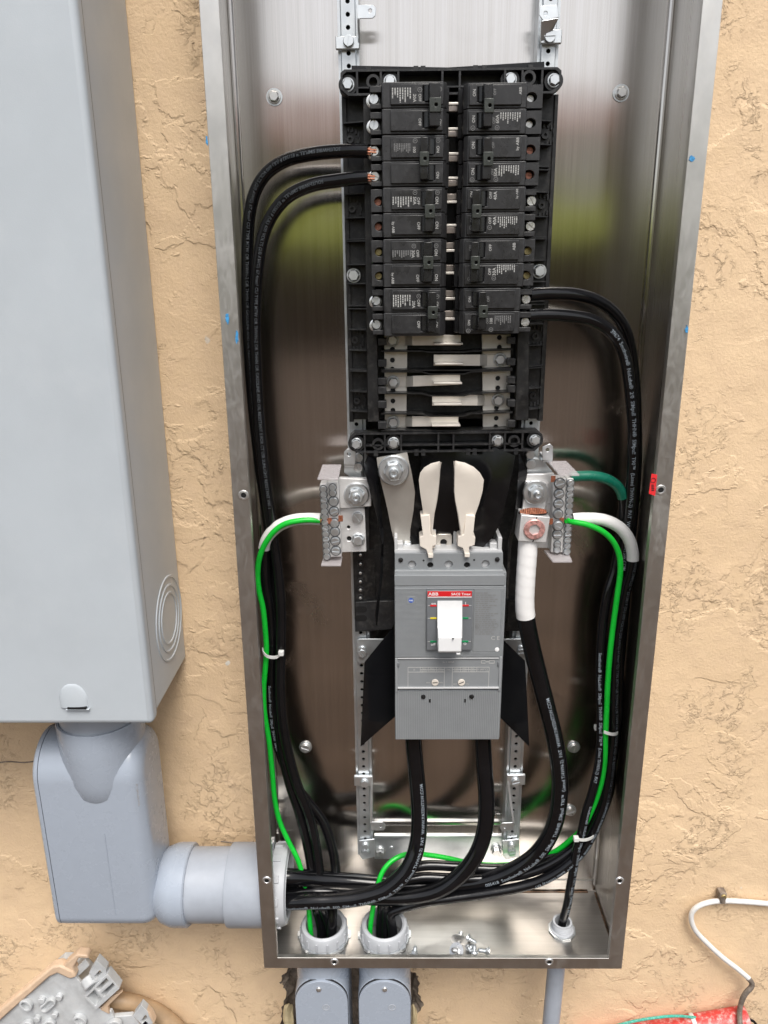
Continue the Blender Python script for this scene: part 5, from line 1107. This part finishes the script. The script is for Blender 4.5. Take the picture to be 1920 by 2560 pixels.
cable('black_cable', 'black cable with white tape at the left neutral bar, running down in the left bundle', 'cable', [(802, 1298, -.068), (770, 1297, -.066), (735, 1300, -.064), (700, 1313, -.062), (675, 1335, -.060), (662, 1362, -.058), (660, 1400, -.054), (664, 1460, -.050), (674, 1520, -.048), (680, 1600, -.048), (678, 1700, -.050), (683, 1800, -.050), (700, 1880, -.046), (735, 1960, -.042), (775, 2010, -.040), (808, 2055, -.042), (828, 2110, -.050), (838, 2160, -.060), (838, 2210, -.072), (832, 2262, -.082), B1+Vector((.012, -.008, .01)), B1+Vector((.010, -.008, -.04))], R2, 'cable', BLK, [(PSW, .30, -.2)], .0036, extra=[('tape', 0., .122, 'white_tape')])
GR = .0037
cable('green_wire', 'bright green wire from the left neutral bar down the left bundle', 'wire', [(800, 1302, -.072), (770, 1300, -.074), (740, 1303, -.075), (715, 1309, -.075), (689, 1325, -.074), (664, 1357, -.072), (649, 1393, -.070), (644, 1434, -.066), (647, 1474, -.064), (657, 1518, -.062), (663, 1573, -.061), (666, 1623, -.061), (663, 1673, -.062), (659, 1722, -.063), (661, 1780, -.064), (672, 1849, -.064), (680, 1924, -.064), (687, 1999, -.066), (699, 2053, -.068), (721, 2103, -.072), (744, 2148, -.078), (757, 2190, -.082), (768, 2240, -.086), B1+Vector((-.020, -.002, .014)), B1+Vector((-.018, -.002, -.04))], GR, 'green', 'bright green ground wires')
# right side
cable('black_cable', 'black cable arching from the upper right terminal of the right-hand 100 breaker', 'cable', [(1322, 737, -.092), (1345, 735, -.088), (1390, 734, -.082), (1440, 737, -.074), (1496, 754, -.064), (1538, 786, -.056), (1564, 828, -.050), (1577, 880, -.046), (1586, 960, -.044), (1590, 1060, -.044), (1590, 1160, -.044), (1586, 1260, -.044), (1578, 1380, -.044), (1568, 1500, -.044), (1558, 1620, -.045), (1552, 1720, -.046), (1548, 1820, -.048), (1538, 1900, -.050), (1522, 1980, -.052), (1496, 2046, -.055), (1456, 2098, -.060), (1400, 2138, -.064), (1330, 2162, -.066), (1240, 2172, -.066), (1140, 2166, -.064), (1060, 2164, -.064), (1005, 2178, -.068), (972, 2208, -.076), (958, 2250, -.084), B2+Vector((-.006, .008, .012)), B2+Vector((-.006, .008, -.04))], R2, 'cable', BLK)
cable('black_cable', 'printed black cable arching from the lower right terminal of the right-hand 100 breaker', 'cable', [(1320, 790, -.092), (1345, 788, -.089), (1390, 788, -.085), (1428, 791, -.081), (1474, 799, -.076), (1513, 818, -.072), (1541, 846, -.069), (1561, 888, -.066), (1570, 932, -.065), (1578, 1002, -.064), (1583, 1072, -.064), (1581, 1156, -.064), (1576, 1241, -.062), (1566, 1330, -.058), (1556, 1430, -.056), (1550, 1540, -.056), (1547, 1640, -.058), (1546, 1740, -.060), (1540, 1830, -.062), (1530, 1900, -.062), (1512, 1980, -.064), (1486, 2050, -.068), (1446, 2108, -.072), (1390, 2152, -.076), (1320, 2182, -.078), (1230, 2196, -.078), (1130, 2196, -.076), (1050, 2194, -.076), (1000, 2206, -.080), (972, 2232, -.085), B2+Vector((.002, .004, .02)), B2+Vector((.002, .004, -.04))], R2, 'cable', BLK, [(P20, .105, -.15)], .0044)
cable('black_cable', 'black cable with white tape at the right neutral bar, running down in the right bundle', 'cable', [(1432, 1298, -.068), (1465, 1296, -.068), (1510, 1300, -.068), (1548, 1318, -.068), (1572, 1348, -.068), (1582, 1390, -.068), (1577, 1430, -.068), (1566, 1470, -.069), (1554, 1530, -.070), (1543, 1592, -.072), (1537, 1674, -.074), (1535, 1760, -.075), (1535, 1830, -.076), (1529, 1890, -.077), (1521, 1958, -.078), (1511, 2007, -.079), (1495, 2053, -.081), (1476, 2093, -.083), (1456, 2126, -.085), (1424, 2158, -.087), (1392, 2181, -.088), (1349, 2203, -.089), (1294, 2219, -.090), (1210, 2234, -.090), (1130, 2245, -.090), (1060, 2255, -.090), (1005, 2270, -.090), (978, 2284, -.090), B2+Vector((.012, -.004, .012)), B2+Vector((.012, -.004, -.04))], R2, 'cable', BLK, [(P20B, .098, .2), (PSW, .47, .3)], .0036, extra=[('tape', 0., .118, 'white_tape')])
ct_, _ = cable('black_cable', 'black cable with dark green tape at top, ending in the small floor fitting', 'cable', [(1425, 1192, -.070), (1455, 1190, -.068), (1490, 1191, -.066), (1522, 1200, -.064), (1545, 1217, -.062), (1557, 1244, -.060), (1556, 1290, -.054), (1550, 1350, -.052), (1538, 1420, -.055), (1520, 1480, -.060), (1507, 1555, -.064), (1501, 1640, -.068), (1500, 1720, -.072), (1502, 1790, -.075), (1502, 1850, -.078), (1496, 1915, -.080), (1481, 1980, -.083), (1464, 2034, -.087), (1453, 2085, -.090), (1441, 2125, -.090), (1434, 2170, -.088), (1426, 2215, -.085), (1418, 2262, -.082), B3+Vector((-.001, 0, .004)), B3+Vector((-.001, 0, -.02))], .0062, 'cable', BLK, [(PSW, .30, -.35), (PSW, .53, .35)], .0040, extra=[('tape', 0., .105, 'green_tape')])
cable('green_wire', 'bright green wire from the right neutral bar crossing the enclosure bottom', 'wire', [(1416, 1301, -.083), (1432, 1305, -.080), (1461, 1310, -.080), (1502, 1326, -.080), (1530, 1350, -.080), (1547, 1384, -.080), (1551, 1424, -.080), (1543, 1489, -.080), (1533, 1563, -.081), (1525, 1633, -.082), (1519, 1715, -.083), (1517, 1768, -.083), (1514, 1830, -.083), (1512, 1900, -.082), (1505, 1950, -.081), (1492, 1995, -.080), (1475, 2036, -.078), (1455, 2072, -.075), (1428, 2098, -.070), (1392, 2126, -.062), (1345, 2148, -.054), (1289, 2160, -.048), (1216, 2162, -.044), (1164, 2155, -.042), (1112, 2144, -.042), (1067, 2137, -.044), (1029, 2134, -.050), (1001, 2140, -.058), (973, 2158, -.066), (955, 2182, -.074), (943, 2220, -.084), B2+Vector((-.021, -.002, .014)), B2+Vector((-.019, -.002, -.04))], GR, 'green', 'bright green ground wires')
# 500 kcmil
RB = .0117
PIN = lambda dy, dz: [Vector((-W2+T+.03, PY+dy, PZ+dz)), Vector((-W2-.02, PY+dy, PZ+dz))]
cable('thick_cable', 'thick lettered black cable from the main breaker sweeping low to the side bushing', 'cable', [(1033, 1835, -.066), (1034, 1860, -.066), (1040, 1925, -.070), (1046, 1992, -.076), (1048, 2060, -.084), (1043, 2111, -.092), (1030, 2153, -.100), (1006, 2190, -.106), (962, 2224, -.110), (901, 2243, -.112), (841, 2250, -.112), (775, 2252, -.111)]+PIN(-.029, -.004), RB, 'cable_big', 'thick black cables to the main lugs', [(P500, -.392, -.42)], .0047, n=20)
cable('thick_cable', 'thick black cable from the main breaker curving behind its twin to the side bushing', 'cable', [(1206, 1835, -.066), (1207, 1860, -.066), (1211, 1925, -.068), (1216, 1992, -.072), (1214, 2060, -.078), (1202, 2111, -.083), (1179, 2156, -.088), (1142, 2196, -.090), (1094, 2226, -.091), (1034, 2240, -.090), (962, 2243, -.088), (880, 2238, -.086), (790, 2230, -.084)]+PIN(-.006, -.012), RB, 'cable_big', 'thick black cables to the main lugs', n=20)
cable('thick_cable', 'thick black cable with white taped top from the lug, curving under to the side bushing', 'cable', [(1321, 1340, -.078), (1318, 1390, -.080), (1314, 1450, -.082), (1312, 1515, -.083), (1316, 1551, -.083), (1328, 1612, -.083), (1348, 1694, -.083), (1367, 1768, -.083), (1384, 1836, -.083), (1396, 1903, -.083), (1400, 1971, -.083), (1392, 2039, -.083), (1376, 2085, -.083), (1347, 2129, -.082), (1308, 2161, -.080), (1251, 2189, -.078), (1173, 2208, -.075), (1082, 2215, -.071), (992, 2213, -.068), (871, 2203, -.070), (790, 2197, -.078)]+PIN(-.012, .024), RB, 'cable_big', 'thick black cables to the main lugs', [(P500B, -.585, -.15)], .0049, extra=[('tape', 0., .121, 'white_tape')], n=20)
# copper showing at the neutral bars
for c, x, y, par in ((c7, 312, 1230, nl), (c7, 510, 1185, nl), (c8, 875, 480, nr), (c8, 832, 1240, nr), (c8, 1025, 1225, nr)):
    p = AT(c, x, y, -.0800)
    for k in range(5): obj('copper_strand', MB().cyl(p+Vector((-.0025, .0005, -.0035+.0016*k)), (1, -.25, .1), .0009, .0055, 7), 'copper', par)
strands(nl, at(797, 1302, -.073), (1, 0, 0), 7, .007, .0008, .0018)

# zip ties
def tie(pts, head, label):
    t = thing('zip_tie', label, 'zip tie', at(*head), 'white nylon cable ties')
    P = catmull([at(*q) for q in pts], .003); up = Vector((0, 0, 1)); g = [[p+up*.0021 for p in P], [p-up*.0021 for p in P]]
    obj('strap', MB().sheet(g, .0013), 'nylon', t); h = at(*head); obj('head', MB().box(h+Vector((-.0036, -.004, -.0034)), h+Vector((.0036, .003, .0034))), 'nylon', t, .0008)
tie([(658, 1622, -.056), (660, 1632, -.068), (668, 1640, -.071), (680, 1643, -.070), (692, 1642, -.070), (704, 1634, -.070)], (703, 1632, -.071), 'white zip tie round the left cable bundle')
tie([(1510, 1829, -.089), (1518, 1832, -.091), (1530, 1835, -.090), (1540, 1834, -.086), (1546, 1826, -.074)], (1492, 1818, -.066), 'white zip tie round the upper right bundle')
tie([(1441, 2096, -.099), (1452, 2099, -.100), (1464, 2099, -.097), (1476, 2095, -.094), (1486, 2088, -.086)], (1440, 2096, -.099), 'white zip tie where the right cables part above the small fitting')

# loose hardware on the floor
def loose(name, label, px, py, kind, r, ln_, d, mat='zinc', washer=0):
    r *= 1.25; ln_ *= 1.2; washer *= 1.2
    p = atZ(px, py, BZ+r*.9); t = thing(name, label, 'screw', (p.x, p.y, BZ), 'loose screws on the enclosure floor'); d = Vector(d).normalized()
    q = (-d).to_track_quat('Y', 'Z').to_euler(); hd_ = inst('head', FS[kind, mat], t, p, q, r)
    m_ = MB()
    prof = [(r*.48, 0)]; k = 0
    while k*.0012 < ln_: prof += [(r*.50, k*.0012), (r*.40, k*.0012+.0006)]; k += 1
    prof += [(.0002, ln_+.0015)]; obj('shank', m_.lathe(p, d, prof, 10), mat, t)
    if washer: obj('washer', MB().lathe(p, d, [(r*.6, .0012), (washer, .0008), (washer, -.0006), (r*.6, -.0006)], 24), mat, t)
loose('loose_screw', 'loose long screw with a wide washer in the little heap on the floor', *cs(270, 930), 'hex', .0048, .014, (.25, .9, .02), 'screw', .0100)
loose('loose_screw', 'loose screw lying washer down at the front of the little heap', *cs(250, 1005), 'hex', .0050, .012, (-.3, -.4, .5), 'screw', .0090)
loose('loose_screw', 'loose bright screw pointing away behind the little heap', *cs(335, 905), 'cross', .0046, .012, (.75, -.6, .02))
loose('loose_screw', 'loose bright screw in the middle of the little heap', *cs(335, 992), 'slot', .0048, .010, (.8, .4, .1))
loose('loose_screw', 'loose bright screw standing nearly upright beside the heap', *cs(385, 1022), 'cross', .0048, .009, (.05, .35, .6))
loose('loose_screw', 'loose bright screw lying alone on its side beyond the heap', *cs(502, 1010), 'hex', .0052, .013, (-1, .1, .05))
loose('loose_screw', 'loose bright screw by the flange in front of the looping green wire bushing', 1036, 2387, 'hex', .0050, .009, (.1, .45, .6))

# ------------------------------------------------------------------ things on the wall outside
pts = [(1960, 2262, -.006), (1920, 2259, -.006), (1860, 2254, -.007), (1807, 2252, -.008), (1776, 2255, -.009), (1748, 2264, -.010), (1731, 2279, -.010), (1728, 2298, -.010), (1738, 2325, -.010), (1767, 2357, -.010), (1807, 2394, -.012), (1845, 2423, -.014), (1872, 2446, -.016)]
t, _ = cable('white_cable', 'white cable clipped to the stucco wall, its lower end stained brown', 'cable', pts, .0041, 'white_cable', clampin=False)
pth = catmull([at(*q) for q in ((1870, 2445, -.0162), (1880, 2458, -.017), (1878, 2468, -.018), (1864, 2483, -.020), (1854, 2504, -.022), (1849, 2529, -.024), (1850, 2560, -.040), (1856, 2620, -.046))]+[Vector((at(1858, 2640, -.04).x, -.04, GZ+.001))], .004); obj('stained_end', MB().tube(pth, .0042, 14), 'dirty_cable', t)
t = thing('cable_clip', 'corroded metal clip holding the white cable', 'clip', at(1808, 2240, -.006)); m_ = MB(); bx(m_, cw, 1275, 268, 1332, 318, -.012, .002); obj('plate', m_, 'cement', t, .0015); m_ = MB(); bx(m_, cw, 1284, 300, 1326, 352, -.0150, .0), obj('saddle', m_, 'dirty_cable', t, .0018); fast('slot', 'screw_brass', t, AT(cw, 1305, 290, -.012), .004)
# red tube with a white tie and teal cord
p0, p1 = at(1440, 2616, -.0185), at(1868, 2546, -.0185)
t = thing('red_tube', 'dusty red plastic tube with a white tie round it', 'tube', (p0+p1)/2); d_ = (p1-p0)
obj('tube', MB().lathe(p0, d_, [(.0, 0), (.0193, 0), (.0193, d_.length), (.0155, d_.length), (.0155, d_.length-.03), (0, d_.length-.03)], 30), 'red_pipe', t)
q = at(1736, 2568, -.02); q = p0+d_*((q-p0).dot(d_)/d_.dot(d_)); obj('tie', MB().lathe(q, d_, [(.0199, -.0035), (.0205, -.0025), (.0205, .0025), (.0199, .0035)], 30), 'nylon', t)
pth = catmull([at(*q) for q in ((1440, 2612, -.040), (1480, 2590, -.040), (1530, 2568, -.038), (1585, 2553, -.038), (1640, 2544, -.036), (1690, 2540, -.030), (1740, 2544, -.016))], .005); setp(obj('teal_cord', MB().tube(pth, .0022, 10), 'teal', None), 'teal cord lying along the dusty red tube', 'cord')
pth = catmull([p1-d_*.04, p1+Vector((.008, 0, -.004)), p1+Vector((.018, 0, -.016)), p1+Vector((.024, 0, -.04))], .003); setp(obj('thin_black_wire', MB().tube(pth, .0022, 10), 'cable', None), 'thin black wire poking out of the red tube', 'wire')
# old painted junction box lid, lower left
YJ = -.055
jl = thing('junction_box', 'old tilted grey junction box with moulded bosses and peeling tan paint on the wall', 'junction box', at(150, 2600, YJ))
def jp(pts, Yf, Yb, mat, nm, bev=.0012, lab=None): m_ = MB(); pp(m_, cj, pts, Yf, Yb); return obj(nm, m_, mat, jl, bev, label=lab)
jp([(-60, 500), (300, 190), (420, 195), (500, 285), (570, 400), (640, 410), (690, 520), (-60, 560)], YJ, YJ+.006, 'old_grey', 'plate')
jp([(-40, 520), (300, 225), (410, 225), (480, 300), (545, 400), (560, 540), (-40, 600)], YJ+.0062, .003, 'old_grey', 'box_body')
jp([(-80, 470), (300, 155), (345, 148), (415, 180), (440, 215), (400, 228), (330, 195), (285, 215), (-60, 520)], YJ-.006, YJ+.010, 'tan_paint', 'painted_edge', .003, 'tan paint peeling along the edge')
jp([(365, 150), (440, 84), (500, 90), (512, 108), (455, 105), (420, 160), (440, 205), (415, 190)], YJ-.004, YJ+.012, 'tan_paint', 'painted_edge', .002)
jp([(420, 180), (490, 112), (515, 150), (448, 215)], YJ+.006, YJ+.012, 'old_grey', 'hinge_floor')
def jph(pts, holes, Yf, Yb, nm):
    P = [AT(cj, x, y, Yf) for x, y in pts]; o_ = obj(nm, MB().prism(P, (0, Yb-Yf, 0), [[AT(cj, x, y, Yf) for x, y in h] for h in holes]), 'old_grey', jl, .0007); return o_
jph([(512, 190), (556, 118), (610, 170), (612, 205), (545, 255)], [[(540, 212), (575, 175), (588, 188), (553, 228)]], YJ-.008, YJ+.006, 'hinge_lug')
jph([(482, 330), (618, 196), (688, 282), (552, 405)], [[(500, 330), (545, 286), (588, 340), (550, 382)], [(552, 278), (612, 220), (628, 240), (570, 296)], [(580, 310), (650, 248), (664, 264), (598, 330)]], YJ-.012, YJ+.004, 'latch_frame')
jp([(490, 330), (618, 204), (680, 282), (552, 398)], YJ+.0045, YJ+.007, 'old_grey', 'latch_floor')
jp([(575, 402), (640, 330), (705, 300), (660, 345), (620, 385), (630, 430)], YJ-.003, YJ+.004, 'tan_paint', 'painted_edge')
jph([(765, 438), (812, 376), (868, 430), (890, 478), (830, 500)], [[(808, 468), (838, 434), (850, 446), (820, 482)]], YJ-.006, YJ+.006, 'hinge_lug')
jp([(845, 400), (868, 428), (892, 478), (882, 484), (858, 440)], YJ-.007, YJ+.004, 'tan_paint', 'painted_edge')
jp([(600, 520), (640, 445), (690, 440), (760, 435), (800, 480), (810, 540)], YJ+.002, YJ+.010, 'old_grey', 'skirt')
m_ = MB(); q = AT(cj, 500, 225, YJ-.002); obj('barrel', MB().cyl(q+Vector((0, .004, 0)), (.55, -.5, -.45), .0125, .016, 24), 'old_grey', jl, .002)
def slotboss(x, y, hw, hh, a):
    hw *= .7; hh *= .7; q = AT(cj, x, y, YJ); ca_, sa = math.cos(a), math.sin(a); R_ = lambda u, v, Y: q+Vector((u*ca_-v*sa, Y, u*sa+v*ca_))
    def stad(w, h, Y): return [R_(w*(1 if k < 9 else -1)+h*math.cos(math.radians(-90+22.5*k if k < 9 else 90+22.5*(k-9))), h*math.sin(math.radians(-90+22.5*k if k < 9 else 90+22.5*(k-9))), Y) for k in range(18)]
    obj('slot_boss', MB().prism(stad(hw, hh, -.008), (0, .008, 0), [stad(hw, hh*.55, -.008)]), 'old_grey', jl, .0008); obj('boss_floor', MB().prism(stad(hw, hh*.54, -.002), (0, .001, 0)), 'dark' if False else 'old_grey', jl)
for a in ((158, 358, .004, .0125, -1.1), (284, 358, .013, .0105, .78), (160, 480, .005, .0125, .7), (282, 478, .008, .0125, .7), (468, 448, .004, .0125, -.9), (660, 478, .006, .0145, .6)): slotboss(*a)
for x, y in ((248, 330), (348, 313), (222, 437), (322, 417)): obj('post', MB().cyl(AT(cj, x, y, YJ+.001), AXF, .0052, .008, 18), 'old_grey', jl, .001)
pth = catmull([at(*cj(*q), Y) for q, Y in (((540, 345), -.026), ((700, 350), -.022), ((800, 372), -.018), ((900, 415), -.016), ((990, 480), -.016), ((1060, 560), -.016), ((1110, 640), -.016))]+[Vector((at(*cj(1140, 760), -.016).x, -.016, GZ+.001))], .006)
t = thing('painted_conduit', 'tan painted conduit bending down beside the old junction box', 'conduit', pth[-1]); obj('pipe', MB().tube(pth, .0135, 24), 'tan_pipe', t)
